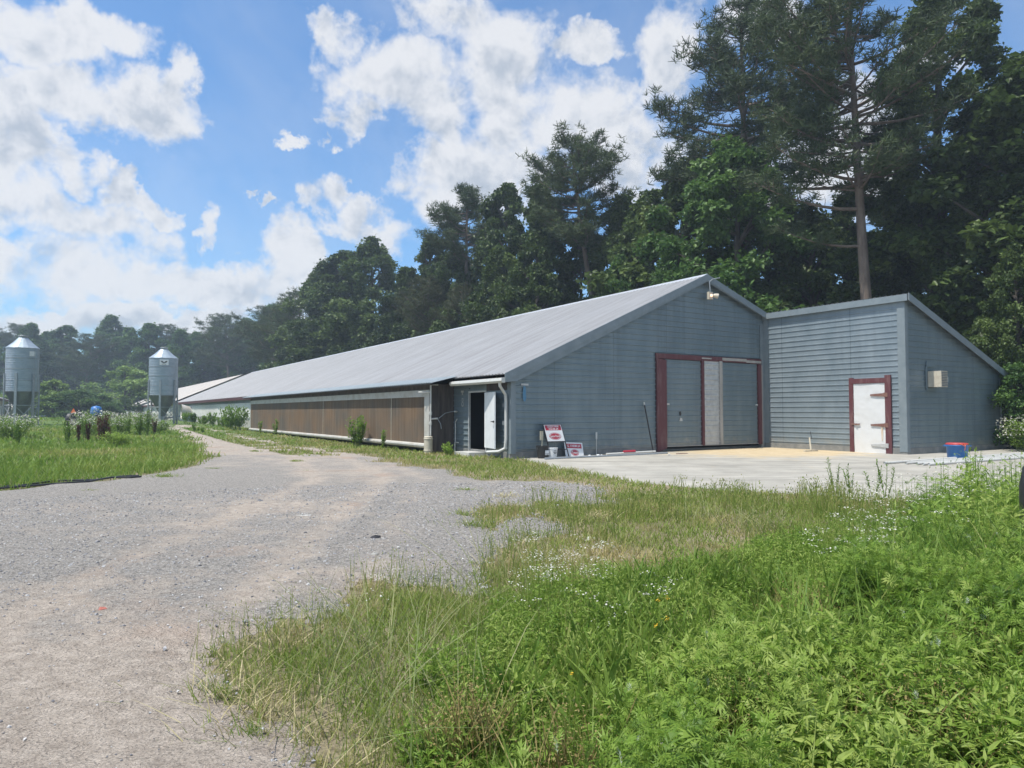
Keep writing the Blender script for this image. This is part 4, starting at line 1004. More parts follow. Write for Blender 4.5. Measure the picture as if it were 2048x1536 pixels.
# blue tub with red lid
bx, by = gnd(1915, 919); p = np.array([bx, by, g1(bx, by) + .03])
t = empty('plastic_tub', p, 'blue plastic tub with red lid and orange rope by the annex corner', 'tub')
b = MB(); b.lathe([(0, 0), (.30, 0), (.31, .02), (.335, .42), (.37, .44), (.39, .46), (.38, .48), (.34, .47), (0, .46)], p, 36); b.build('body', M['blue'], t, smooth=True)
b = MB(); b.cbox(p + np.array([-.41, 0, .445]), (.05, .09, .012)); b.cbox(p + np.array([.41, 0, .445]), (.05, .09, .012)); b.build('rim_handles', M['blue'], t)
b = MB(); b.lathe([(0, .55), (.31, .55), (.355, .53), (.37, .47), (.35, .465), (.0, .48)], p, 36); b.build('lid', M['redplastic'], t, smooth=True)
b = MB(); b.tube([p + np.array(q) for q in ((-.12, -.32, .55), (-.09, -.38, .51), (.02, -.40, .45), (.07, -.395, .52), (.0, -.36, .56), (.03, -.405, .47), (.02, -.385, .30))], .010, 6); b.build('rope', M['orange'], t)

# bundle of white pipes on the apron
ends = [((1769, 930), (2100, 906.5)), ((1812, 930.5), (2100, 908.5)), ((1834, 931.5), (2100, 911)), ((1846, 932.5), (2100, 913)), ((1858, 933), (2110, 914.5))]
for k, (e0, e1) in enumerate(ends):
    a = np.array([*gnd(*e0), 0]); c = np.array([*gnd(*e1), 0]); a[2] = g1(a[0], a[1]) + .065; c[2] = g1(c[0], c[1]) + .065
    b = MB(); b.tube([a, (a + c) / 2 + np.array([0, 0, -.005]), c], .042, 10, cap=False); b.tube([a + (c - a) * .002, c], .034, 8)
    tag(b.build('white_pipe', M['pvc']), ['longest white plastic pipe, reaching farthest left, at the back of the bundle', 'second white pipe from the back of the bundle on the apron', 'middle white pipe of the bundle on the apron', 'white pipe just behind the nearest one in the bundle', 'nearest white pipe of the bundle lying on the concrete'][k], 'pipe', 'white pipes lying on the apron')

# canister at the pad end
bx, by = W((-1.32, 4.05, 0))[0][:2]; p = np.array([bx, by, g1(bx, by)])
t = empty('filter_canister', p, 'cream plastic canister standing in grass at the end of the cooling pads', 'canister')
b = MB(); b.lathe([(0, 0), (.17, 0), (.17, .68), (.14, .70), (0, .70)], p, 20); b.build('body', M['cream'], t)
for z in (.12, .58): b = MB(); b.lathe([(.172, z), (.185, z + .01), (.185, z + .04), (.172, z + .05)], p, 20); b.build('band', M['cream'], t)

# hoses in the verge at left
for k, pts in enumerate((((-60, 990), (0, 983.5), (100, 975), (180, 969), (215, 962), (250, 958), (278, 957)), ((-60, 982), (40, 978), (110, 968), (190, 966), (225, 961), (262, 961), (282, 959)))):
    w = []
    for q in pts: x, y = gnd(*q); w.append((x, y, g1(x, y) + .075))
    b = MB(); b.tube(w, .022, 7); tag(b.build('black_hose', M['black']), ['nearer black hose lying along the gravel edge at left', 'farther black hose half hidden in the verge grass at left'][k], 'hose')

# scraps and single stones on the lot
def rock(px, py, s, mt, label, name='stone', cat='stone', flat=.6, seed=0):
    x, y = gnd(px, py); r = np.random.default_rng(seed + int(px)); b = MB(); n1, n2 = 7, 4; v = []
    for i_ in range(n2 + 1):
        th = math.pi * i_ / n2
        for j in range(n1):
            ph = 2 * math.pi * j / n1 + i_ * .4; q = s * (1 + r.uniform(-.28, .28)); v.append((x + q * math.sin(th) * math.cos(ph) * 1.25, y + q * math.sin(th) * math.sin(ph), g1(x, y) + .03 + s * flat * .5 + q * flat * math.cos(th)))
    f = [(i_ * n1 + j, i_ * n1 + (j + 1) % n1, (i_ + 1) * n1 + (j + 1) % n1, (i_ + 1) * n1 + j) for i_ in range(n2) for j in range(n1)]
    b.add(v, np.array(f)); return tag(b.build(name, M[mt]), label, cat)


rock(203, 1230, .055, 'brick', 'orange-red broken brick piece on the gravel at lower left', 'brick_piece', 'brick', .35)
rock(13, 1200, .045, 'signwhite', 'thin white scrap at the left edge of the gravel', 'white_scrap', 'scrap', .3)
rock(67, 1169, .04, 'stone', 'pale stone on the gravel just above the white scrap')
rock(448, 1028, .06, 'stone', 'pale flat stone in the middle of the gravel lot')
rock(605, 1038, .11, 'stone', 'pale broken slab beside the dug-up rut in the gravel', 'slab_piece', 'stone', .25)
rock(625, 995, .11, 'stone', 'long flat stone on the far gravel beyond the rut', flat=.2)
rock(750, 1118, .05, 'stone', 'pale stone near the tall grass tip on the gravel')
rock(752, 1083, .055, 'blacksteel', 'dark lump of stone on the gravel left of the weeds')
rock(768, 1086, .045, 'stone', 'pale stone right beside the dark lump')
rock(643, 1187, .035, 'stone', 'small white stone at the edge of the roadside grass')
rock(520, 1008, .06, 'galv_dark', 'dark grey stone on the far gravel left of the rut')

# dark upright thing half hidden at the right edge
x = 1040.0 / F * 8.3 + .03; p = np.array([(2074 - CX) / F * 8.3, 8.3, 0]); p[2] = g1(p[0], p[1])
b = MB(); b.lathe([(0, 0), (.16, 0), (.19, .10), (.205, .45), (.20, .80), (.16, 1.02), (.10, 1.10), (0, 1.12)], p, 24); tag(b.build('black_barrel', M['black'], smooth=True), 'black upright drum half hidden in the weeds at the right edge', 'barrel')

# tractor far left
def tractor():
    Y = 60.0; x = (158 - CX) / F * Y; z = g1(x, Y); p = np.array([x, Y, z])
    t = empty('tractor', p, 'small black and blue tractor with orange triangle, parked behind the tall weeds', 'tractor')
    def wheel(c, r, w):
        b = MB(); n = 20; prof = [(r * .55, -w / 2), (r * .95, -w / 2), (r, -w / 4), (r, w / 4), (r * .95, w / 2), (r * .55, w / 2)]; v = []
        for rr, o in prof: v += [(c[0] + o, c[1] + rr * math.cos(2 * math.pi * k / n), c[2] + rr * math.sin(2 * math.pi * k / n)) for k in range(n)]
        b.add(v, np.array([(a * n + k, a * n + (k + 1) % n, (a + 1) * n + (k + 1) % n, (a + 1) * n + k) for a in range(5) for k in range(n)])); wt = b.build('wheel', M['black'], t)
        b = MB(); b.tube([(c[0] - w * .4, c[1], c[2]), (c[0] + w * .4, c[1], c[2])], r * .55, 16); b.build('rim', M['strip'], wt)
    for s in (-1, 1): wheel(p + [s * .62, 0, .62], .62, .34); wheel(p + [s * .52 + .55, 1.8, .38], .38, .22)
    b = MB(); b.box(tuple(p + [-.3, -.2, .45]), tuple(p + [.3, 1.0, .95])); b.box(tuple(p + [-.28, -.15, .95]), tuple(p + [.28, -.05, 1.35])); b.build('chassis', M['black'], t)
    b = MB(); b.box(tuple(p + [-.28, .05, .95]), tuple(p + [.28, .5, 1.1])); b.box(tuple(p + [-.28, -.05, 1.1]), tuple(p + [.28, .08, 1.5])); b.build('seat', M['black'], t)
    b = MB(); b.lathe([(0, .88), (.42, .9), (.47, 1.1), (.47, 1.45), (.38, 1.72), (.2, 1.82), (0, 1.85)], p + [.62, 1.5, 0], 20); b.build('hood', M['blue'], t, smooth=True)
    b = MB(); b.add([p + [-.5, -.30, 1.22], p + [-.05, -.30, 1.22], p + [-.27, -.30, 1.62], p + [-.5, -.27, 1.22], p + [-.05, -.27, 1.22], p + [-.27, -.27, 1.62]], [np.array([(0, 1, 2), (5, 4, 3)]), np.array([(0, 3, 4, 1), (1, 4, 5, 2), (2, 5, 3, 0)])]); b.build('warning_triangle', M['orange'], t)


tractor()

# ------------------------------------------------------------------ trees
QUAD = np.array([(0, 0, 0), (.34, .5, .06), (0, 1, -.04), (-.34, .5, .06)]); QF = np.array([(0, 1, 2, 3)])


def limb(b, a, c, r0, r1, r, n=6, seg=5, sag=.0):
    a = np.array(a, float); c = np.array(c, float); pts = []; L_ = np.linalg.norm(c - a)
    j = r.normal(0, L_ * .05, 3)
    for i_ in range(seg + 1):
        t = i_ / seg; pts.append(a + (c - a) * t + j * math.sin(t * math.pi) + np.array([0, 0, sag * L_ * math.sin(t * math.pi)]))
    b.tube(pts, [r0 + (r1 - r0) * (i_ / seg) for i_ in range(seg + 1)], n); return pts


def broad_mesh(seed, H, R, base, ncl, nleaf, size, lump=.22, top=.55, squash=.75, spread=1.0):
    r = np.random.default_rng(seed); trunk = MB(); crown = MB()
    tx = np.cumsum(r.normal(0, .12, 7)) * H / 18; ty = np.cumsum(r.normal(0, .12, 7)) * H / 18
    tp = [np.array([tx[i_] - tx[0], ty[i_] - ty[0], H * .86 * i_ / 6]) for i_ in range(7)]
    trunk.tube(tp, [H * .017 * (1 - .13 * i_) + .03 for i_ in range(7)], 8)
    C = []; 
    ph = r.uniform(0, 6.28, 4)
    while len(C) < ncl:
        t = r.uniform(0, 1); a = r.uniform(0, 2 * math.pi)
        prof = (math.sin(math.pi * min(1, (t * .92 + .10)) ** (top)) if t < 1 else 0) ** .6 if True else 1
        prof = max(0.05, prof) * (1 + .22 * math.sin(2 * a + ph[0] + 3 * t) + .15 * math.sin(3 * a + ph[1] - 5 * t))
        rad = R * prof * math.sqrt(r.uniform(.12, 1)); z = H * (base + (1 - base) * t)
        C.append((rad * math.cos(a), rad * math.sin(a), z, R * lump * r.uniform(.6, 1.25) * (1.1 - .45 * t)))
    C = np.array(C)
    for i_ in r.choice(ncl, min(34, ncl), replace=False):
        c = C[i_]; k = min(5.7, max(1.2, (c[2] - np.hypot(c[0], c[1]) * .8) / (H * .86) * 6)); lo = int(k); f_ = k - lo; a = tp[lo] * (1 - f_) + tp[min(6, lo + 1)] * f_
        limb(trunk, a, c[:3], H * .006 + .02, .015, r, 5, 4, .06)
    per = nleaf // ncl; n = per * ncl
    ci = np.repeat(np.arange(ncl), per); d = r.normal(0, 1, (n, 3)); d /= np.linalg.norm(d, axis=1)[:, None]
    rad = C[ci, 3] * (r.uniform(0, 1, n) ** .33) * r.uniform(.75, 1.2, n)
    # ragged sub-lumps
    sub = r.normal(0, 1, (ncl * 5, 3)); sub /= np.linalg.norm(sub, axis=1)[:, None]
    s5 = sub[ci * 5 + r.integers(0, 5, n)]; d = d * .62 + s5 * .55
    pos = C[ci, :3] + d * rad[:, None] * np.array([spread, spread, squash])
    yaw = r.uniform(0, 6.28, n); pitch = r.normal(-.25, .55, n); roll = r.normal(0, .6, n)
    tint = np.clip(.45 + r.normal(0, .17, ncl)[ci] + r.normal(0, .16, n), 0, 1)
    crown.stamp(QUAD, QF, pos, rotm(yaw, pitch, roll), size * r.uniform(.6, 1.35, n), tint)
    return trunk, crown


def pine_mesh(seed, H, R, base, nb, ntuft, size, lean=(0, 0), low=(), top_round=.5, nn=11):
    r = np.random.default_rng(seed); trunk = MB(); crown = MB()
    def axisp(t): return np.array([lean[0] * t * H + .12 * math.sin(t * 5 + seed), lean[1] * t * H, t * H])
    trunk.tube([axisp(t) for t in np.linspace(0, .97, 12)], [H * .0125 * (1 - .82 * t) + .02 for t in np.linspace(0, .97, 12)], 10)
    br = []
    for k in range(nb):
        t = base + (1 - base) * (k + r.uniform(0, 1)) / nb; q = (t - base) / (1 - base)
        prof = (math.sin(math.pi * (.16 + .84 * q) ** .9) ** .7) if top_round else 1 - q
        L_ = R * max(.18, prof) * r.uniform(.55, 1.1); br.append((t, r.uniform(0, 2 * math.pi), L_, r.uniform(.05, .5) + .4 * q))
    for t, a, L_ in low: br.append((t, a, L_, .35))
    P_ = []; Q = []
    for t, a, L_, up in br:
        o = axisp(t); n = 5; pts = []; d = np.array([math.cos(a), math.sin(a), 0]); tw = r.normal(0, .2)
        for i_ in range(n + 1):
            s = i_ / n; pts.append(o + d * L_ * s + np.array([-d[1], d[0], 0]) * L_ * tw * s * s + np.array([0, 0, L_ * (up * s * s - .08 * s)]))
        trunk.tube(pts, [.02 + L_ * .018 * (1 - i_ / n) for i_ in range(n + 1)], 5)
        m = max(3, int(ntuft * L_ / R)); cl = max(2, m // 5)
        for j in range(cl):   # branchlets with tufts at their ends
            s = r.uniform(.35, 1.0) if j else 1.0; i0 = min(n - 1, int(s * n)); f_ = s * n - i0; o2 = pts[i0] * (1 - f_) + pts[min(n, i0 + 1)] * f_
            dd = d * r.uniform(.2, .9) + np.array([-d[1], d[0], 0]) * r.normal(0, .8) + np.array([0, 0, r.uniform(.0, .8)]); dd /= np.linalg.norm(dd)
            e = o2 + dd * r.uniform(.25, .9) * (.35 + .12 * L_)
            trunk.tube([o2, (o2 + e) / 2 + r.normal(0, .05, 3), e], [.022, .016, .008], 3, cap=False)
            for _ in range(5):
                P_.append(e + r.normal(0, .22, 3) * np.array([1, 1, .6]) * (1 + .1 * L_)); Q.append(r.normal(0, .12))
    P_ = np.array(P_); T = len(P_); n = T * nn; ci = np.repeat(np.arange(T), nn)
    yaw = r.uniform(0, 6.28, n); pitch = r.uniform(-.3, 1.35, n)
    tv = np.array([(-.055, 0, 0), (.055, 0, 0), (.03, 1, 0), (-.03, 1, 0)])
    tint = np.clip(.45 + np.array(Q)[ci] + r.normal(0, .15, n), 0, 1)
    crown.stamp(tv, np.array([(0, 1, 2, 3)]), P_[ci], rotm(yaw, pitch, r.uniform(-1.5, 1.5, n)), size * r.uniform(.6, 1.25, n), tint)
    return trunk, crown


PROTO = {}


def proto(key, parts, H, bark, leaf):
    tr, cr_ = parts; a = tr.build('trunk', M[bark]); c = cr_.build('crown', M[leaf])
    COL.objects.unlink(a); COL.objects.unlink(c); PROTO[key] = (a, c, H)


def place(key, x, y, ztop, label, name, cat, group=None, wide=1.0, rot=0, leaf=None):
    a, c, H = PROTO[key]; z = g1(x, y) - .1; s = (ztop - z) / H
    t = empty(name, (x, y, z), label, cat, group); t.scale = (s * wide, s * wide, s); t.rotation_euler = (0, 0, rot)
    for q, nm in ((a, 'trunk'), (c, 'crown')):
        k = q.copy(); k.name = nm; COL.objects.link(k); k.parent = t
        if nm == 'crown' and leaf: k.material_slots[0].link = 'OBJECT'; k.material_slots[0].material = M[leaf]
    return t


def at(px, py, Y):
    r = ray(px, py); t = Y / r[1]; return r[0] * t, Y, H0 + r[2] * t


def ymin(px):
    k = ray(px, 700)[0] / ray(px, 700)[1]   # x/y; right wall of the long house
    den = .5358 + .8443 * k
    if den <= .02: return 190
    u = (18.5 - 36.8 * k) / den
    return 190 if u > 160 or u < 0 else 36.8 + .8443 * u


proto('broadA', broad_mesh(11, 18, 5.2, .16, 130, 64000, .31), 18, 'bark2', 'leaf')
proto('broadB', broad_mesh(12, 18, 4.4, .12, 120, 60000, .30, lump=.26), 18, 'bark2', 'leaf')
proto('broadC', broad_mesh(13, 16, 5.6, .10, 150, 64000, .30, lump=.2, top=.7), 16, 'bark2', 'leaf')
proto('pineA', pine_mesh(21, 22, 4.4, .42, 80, 75, .40), 22, 'bark', 'needle')
proto('pineB', pine_mesh(22, 22, 5.0, .50, 84, 75, .40, lean=(.05, 0)), 22, 'bark', 'needle')
proto('bushA', broad_mesh(31, 6, 3.4, .02, 60, 20000, .24, lump=.28, top=.9), 6, 'bark2', 'leaf_yel')

# hero trees behind the annex
def hero(key, parts, H, bark, leaf, px, py, Y, label, name, cat, wide=1.0, rot=0.0, group=None):
    proto(key, parts, H, bark, leaf); x, y, z = at(px, py, Y); return place(key, x, y, z, label, name, cat, group, wide, rot)


PI = math.pi
x0 = at(1752, 600, 40)[0]
proto('heropineA', pine_mesh(41, 30, 5.6, .50, 105, 85, .42, lean=(-.055, 0), low=((.395, PI * .97, 4.6), (.47, PI * 1.03, 6.2), (.44, .2, 1.5), (.52, PI * .9, 6.8), (.56, .1, 2.5), (.53, PI * 1.1, 5.6))), 30, 'bark', 'needle')
place('heropineA', x0, 40, 28.4, 'tallest pine with long bare reddish trunk rising behind the annex', 'pine_tree', 'tree')
proto('heropineB', pine_mesh(42, 27, 5.2, .44, 100, 95, .42, lean=(.0, 0)), 27, 'bark', 'needle')
x, y, z = at(1480, 22, 52); place('heropineB', x, 52, z, 'big open-crowned pine behind the gable ridge, left of the tallest pine', 'pine_tree', 'tree')
proto('herobroadC', broad_mesh(43, 28, 5.2, .30, 150, 100000, .26, lump=.22, top=.7), 28, 'bark2', 'leaf')
x, y, z = at(1885, -60, 43); place('herobroadC', x, 43, z, 'very tall dense broadleaf tree right of the tallest pine, against the blue sky', 'broadleaf_tree', 'tree')
proto('herobroadD', broad_mesh(44, 16, 4.6, .08, 150, 60000, .27, lump=.26, top=.8), 16, 'bark2', 'leaf_light')
x, y, z = at(1462, 285, 48); place('herobroadD', x, 48, z, 'lighter green broadleaf tree standing just behind the gable ridge', 'broadleaf_tree', 'tree', wide=1.0)
proto('pineE', pine_mesh(45, 24, 4.2, .62, 64, 95, .40, lean=(-.12, 0)), 24, 'bark', 'needle')
x, y, z = at(1215, 284, 63); place('pineE', x, 63, z, 'leaning pine with rounded open crown standing above the middle of the roof', 'pine_tree', 'tree', wide=1.05)
proto('pineF', pine_mesh(46, 24, 3.6, .68, 48, 85, .42, lean=(-.01, 0)), 24, 'bark', 'needle')
x, y, z = at(938, 382, 79); place('pineF', x, 79, z, 'slender pine with small flat-topped crown, left of the leaning pine', 'pine_tree', 'tree', wide=1.05)

# (px, top py, extra depth behind the house, kind, width, leaf, label)
FOREST = [
    (2075, 118, 38, 'broadC', 1.15, None, 'dark broadleaf tree at the right edge of the wood, cut by the picture side'),
    (1965, 330, 40, 'broadA', .9, None, 'dark tree filling the gap under the very tall broadleaf, right of its trunk'),
    (1850, 430, 46, 'broadB', .9, None, 'dark low-crowned tree directly behind the annex corner'),
    (2030, 500, 34, 'broadC', .7, None, 'low dark tree at the right edge in front of the wood'),
    (1690, 400, 55, 'broadA', .9, None, 'dark rounded tree just left of the bare pine trunk'),
    (1620, 420, 50, 'broadC', .9, None, 'dark tree between the light green tree and the bare pine trunk'),
    (1745, 470, 52, 'broadB', .9, None, 'shaded tree seen right behind the bare pine trunk'),
    (1560, 400, 56, 'broadB', .9, None, 'dark narrow tree against the right side of the light green tree'),
    (1790, 470, 62, 'broadA', .7, None, 'farther dark tree right of the bare pine trunk'),
    (1370, 330, 56, 'broadC', .95, None, 'tall broadleaf tree left of the light green tree, reaching under the big pine'),
    (1300, 385, 60, 'broadA', .9, None, 'mid green tree between the leaning pine and the big open pine'),
    (1345, 480, 50, 'broadB', .8, 'leaf_light', 'small lighter tree showing over the ridge left of the gable peak'),
    (1245, 400, 62, 'broadB', .9, None, 'broadleaf tree touching the right side of the leaning pine'),
    (1240, 520, 54, 'broadC', .7, 'leaf_light', 'low light green tree behind the roof under the leaning pine'),
    (1165, 440, 66, 'broadA', .8, None, 'dark tree around the stem of the leaning pine'),
    (1085, 375, 68, 'broadB', .75, None, 'tall broadleaf tree left of the leaning pine with a pointed top'),
    (1075, 470, 64, 'broadC', .8, None, 'rounded tree in front of the pointed one, over the roof ridge'),
    (1015, 372, 76, 'broadA', .75, None, 'tall broadleaf tree right of the slender pine'),
    (995, 500, 70, 'broadB', .9, None, 'mid green tree at the foot of the slender pine'),
    (915, 505, 82, 'broadC', .9, None, 'dark wide tree under the crown of the slender pine'),
    (862, 478, 90, 'broadA', .85, None, 'dark tree left of the slender pine reaching into the sky notch'),
    (812, 540, 92, 'broadB', .9, None, 'tree in the dip between the slender pine and the big rounded mass'),
    (870, 560, 80, 'pineB', .95, 'needle_brown', 'young olive-brown pine in front of the wood, left one of the olive pair'),
    (925, 575, 76, 'pineA', .95, 'needle_brown', 'young olive-brown pine in front of the wood, right one of the olive pair'),
    (745, 486, 108, 'broadC', 1.0, None, 'tallest rounded crown of the big mass left of the slender pine'),
    (690, 505, 112, 'broadA', 1.1, None, 'rounded dark tree left of the tallest crown in the big mass'),
    (785, 600, 100, 'broadB', .9, None, 'lower tree over the ridge at the right foot of the big mass'),
    (640, 545, 120, 'broadC', 1.0, None, 'tree on the falling left shoulder of the big mass'),
    (600, 585, 128, 'pineA', 1.5, None, 'pine with ragged layered top on the left shoulder of the big mass'),
    (560, 620, 140, 'pineB', 1.5, None, 'lowest ragged pine where the big mass drops to the far treeline'),
    (650, 640, 116, 'broadB', 1.1, None, 'lower dark tree just above the roof ridge under the left shoulder'),
    (720, 610, 104, 'broadA', 1.0, None, 'lower dark tree just above the roof ridge under the tallest rounded crown'),
]
for px, py, Y, kd, wd, lf, lab in FOREST:
    x, y, z = at(px, py, Y); place(kd, x, Y, z, lab, 'pine_tree' if kd.startswith('pine') else 'broadleaf_tree', 'tree', 'trees behind the long poultry house', wd, rot=(px * 1.7) % 6.28, leaf=lf)
ORD = ['first', 'second', 'third', 'fourth', 'fifth', 'sixth', 'seventh', 'eighth', 'ninth', 'tenth', 'eleventh', 'twelfth', 'thirteenth', 'fourteenth', 'fifteenth', 'sixteenth', 'seventeenth', 'eighteenth']
FAR = [(-30, 655), (22, 652), (62, 650), (98, 668), (135, 652), (170, 672), (222, 634), (262, 660), (300, 648), (330, 655), (362, 662), (395, 668), (430, 655), (462, 636), (495, 640), (520, 648), (548, 610)]
for k, (px, py) in enumerate(FAR):
    kd = ['broadA', 'pineB', 'broadB', 'broadC'][k % 4]; Y = 205 + 12 * math.sin(k * 2.3); x, y, z = at(px, py, Y)
    place(kd, x, Y, z, ORD[k] + ' tree from the left in the hazy far treeline', 'pine_tree' if kd.startswith('pine') else 'broadleaf_tree', 'tree', 'trees of the far treeline', 1.5 if kd.startswith('pine') else 1.15, rot=k * 1.3, leaf=None if kd.startswith('pine') else 'leaf_light')
BUSH = [(108, 764, 120, 'rounded yellow-green bush nearest the left feed bin'), (160, 782, 118, 'low green bush between the two rounded yellow-green bushes'), (250, 738, 150, 'tall yellow-green bush left of the emblem feed bin'),
        (205, 792, 122, 'low bush just behind the tractor'), (292, 752, 225, 'rounded green bush right behind the emblem feed bin'), (-5, 790, 120, 'pale bush cut by the left picture edge')]
for k, (px, py, Y, lab) in enumerate(BUSH):
    x, y, z = at(px, py, Y); place('bushA', x, Y, z, lab, 'bush', 'bush', 'bushes before the far treeline', (1.5, 1.7, 1.35, 1.5, 1.0, 1.5)[k], rot=k * 2.1, leaf='leaf_light' if k in (1, 3) else None)
x, y, z = at(2035, 735, 31); place('bushA', x, 31, z, 'light green bush right of the annex at the picture edge', 'bush', 'bush', None, .9, leaf='leaf_light')

# the wood behind, which reads as one mass
def wood(name, label, pts, n, size, seed, leaf):
    """pts: (x, y, halfwidth, height)"""
    r = np.random.default_rng(seed); b = MB(); per = n // len(pts)
    for (x, y, w, h) in pts:
        k = 14; cz = r.uniform(.1, .92, k) * h; cx = x + r.uniform(-w, w, k); cy = y + r.uniform(-w * .5, w * .5, k); cr_ = r.uniform(.12, .24, k) * h
        ci = r.integers(0, k, per); d = r.normal(0, 1, (per, 3)); d /= np.linalg.norm(d, axis=1)[:, None]
        rad = cr_[ci] * r.uniform(.4, 1.15, per); sz_ = size * min(1, .32 + math.hypot(x, y) / 110); pos = np.stack([cx[ci], cy[ci], cz[ci]], 1) + d * rad[:, None]; pos[:, 2] = np.maximum(pos[:, 2], .1) + G(pos[:, 0], pos[:, 1])
        b.stamp(QUAD, QF, pos, rotm(r.uniform(0, 6.28, per), r.normal(-.2, .6, per), r.normal(0, .6, per)), sz_ * r.uniform(.7, 1.4, per), np.clip(.4 + r.normal(0, .15, k)[ci] + r.normal(0, .13, per), 0, 1))
    return tag(b.build(name, M[leaf]), label, 'woodland', None, 'stuff')


pts = []
for t in np.linspace(0, 1, 26):
    u = -26 + t * 150; q = W((37 + 2 * math.sin(t * 40) - (4 if u > 22 else 0), u, 0))[0]; pts.append((q[0], q[1], 4.5, 9.0 if u > 0 else 10))
    q = W((44, u, 0))[0]; pts.append((q[0], q[1], 5, 13))
wood('woodland_understorey', 'dark tangled undergrowth of the wood behind the poultry house', pts, 300000, .36, 51, 'leaf')
pts = [(x, 232 + 8 * math.sin(x), 12, 17) for x in np.linspace(-230, -40, 22)]
wood('distant_woodland', 'hazy mass of far woodland behind the feed bins', pts, 120000, 1.0, 52, 'leaf')

# ------------------------------------------------------------------ grass and weeds
def blades(b, x, y, h, w, r, lean=.35, bend=.5, tint=.5, tvar=.12, yaw=None, z=None):
    n = len(x); z = G(x, y) if z is None else z; yaw = r.uniform(0, 2 * np.pi, n) if yaw is None else yaw
    ln = np.abs(r.normal(0, lean, n)); dx, dy = np.cos(yaw), np.sin(yaw); f = r.uniform(0, 2 * np.pi, n); wx, wy = np.cos(f) * w / 2, np.sin(f) * w / 2
    bd = r.uniform(.2, 1, n) * bend; V = []
    for t, ws in ((0, 1), (.4, .9), (.75, .6)):
        o = h * (ln * t + bd * t * t); zz = h * t * (1 - .35 * bd * t)
        V += [np.stack([x + dx * o - wx * ws, y + dy * o - wy * ws, z + zz], 1), np.stack([x + dx * o + wx * ws, y + dy * o + wy * ws, z + zz], 1)]
    o = h * (ln + bd); V.append(np.stack([x + dx * o, y + dy * o, z + h * (1 - .35 * bd)], 1))
    v = np.stack(V, 1).reshape(-1, 3); base = (np.arange(n) * 7)[:, None]
    q = np.concatenate([base + np.array([[0, 1, 3, 2]]), base + np.array([[2, 3, 5, 4]])]); t3 = base + np.array([[4, 5, 6]])
    tt = np.clip(np.broadcast_to(tint, (n,)) + r.normal(0, tvar, n), 0, 1)
    b.add(v, [q, t3], np.repeat(tt, 7))


def ring(n, r0, r1, r, fov=42):
    a = np.radians(r.uniform(-fov, fov, n)); d = np.sqrt(r.uniform(r0 * r0, r1 * r1, n)); return d * np.sin(a), d * np.cos(a)


MUG = P([(1060, 1700), (1180, 1540), (1300, 1460), (1400, 1400), (1540, 1330), (1640, 1250), (1740, 1180), (1810, 1110), (1850, 1060), (1900, 1015), (2000, 985)]) + [(9.5, 11.5), (14, 14.8), (16, 13), (9, 2), (4, .6), (.3, .6)]
BROAD = P([(1080, 1560), (1060, 1400), (1110, 1300), (1190, 1220), (1330, 1150), (1500, 1170), (1560, 1260), (1420, 1380), (1250, 1480)])
LUSH = P([(1000, 1700), (880, 1480), (960, 1330), (1060, 1230), (1250, 1170), (1450, 1130), (1620, 1075), (1760, 1020)]) + [(8, 12.6), (14, 16), (16, 10), (4, .5)]


def free(x, y):
    v, u = _l(x, y)
    jx = (vnoise(x * 7.3, y * 7.3, .3, 81) - .5) * .55; jy = (vnoise(x * 6.1, y * 7.9, .3, 82) - .5) * .55 * (1 + np.abs(y) * .05)
    m = (~in_gravel(x + jx, y + jy) | ((y > 26) & (np.abs(rutd(x, y)) < .75) & (fbm(x, y, 1.2, 6) + .012 * (y - 27) > .42))) & ~inpoly(x + (fbm(x, y, .5, 14) - .5) * .5, y + (fbm(x, y, .5, 18) - .5) * .9, CONC)
    m &= ~((v > (-.1)) & (u > -.4) & (v < 22) & (u < 89)) & ~((v > 13.6) & (v < 22) & (u > -7)) & ~((v > -1.25) & (u > 4.3) & (u < 37.6) & (v < 0)) & ~((v > -.8) & (u > 1.6) & (u < 3.0) & (v < 0))
    return m


def soft(x, y, poly, s=.5, seed=61): return inpoly(x + (fbm(x, y, s, seed) - .5) * s * 1.6, y + (fbm(x, y, s, seed + 5) - .5) * s * 1.6, poly)


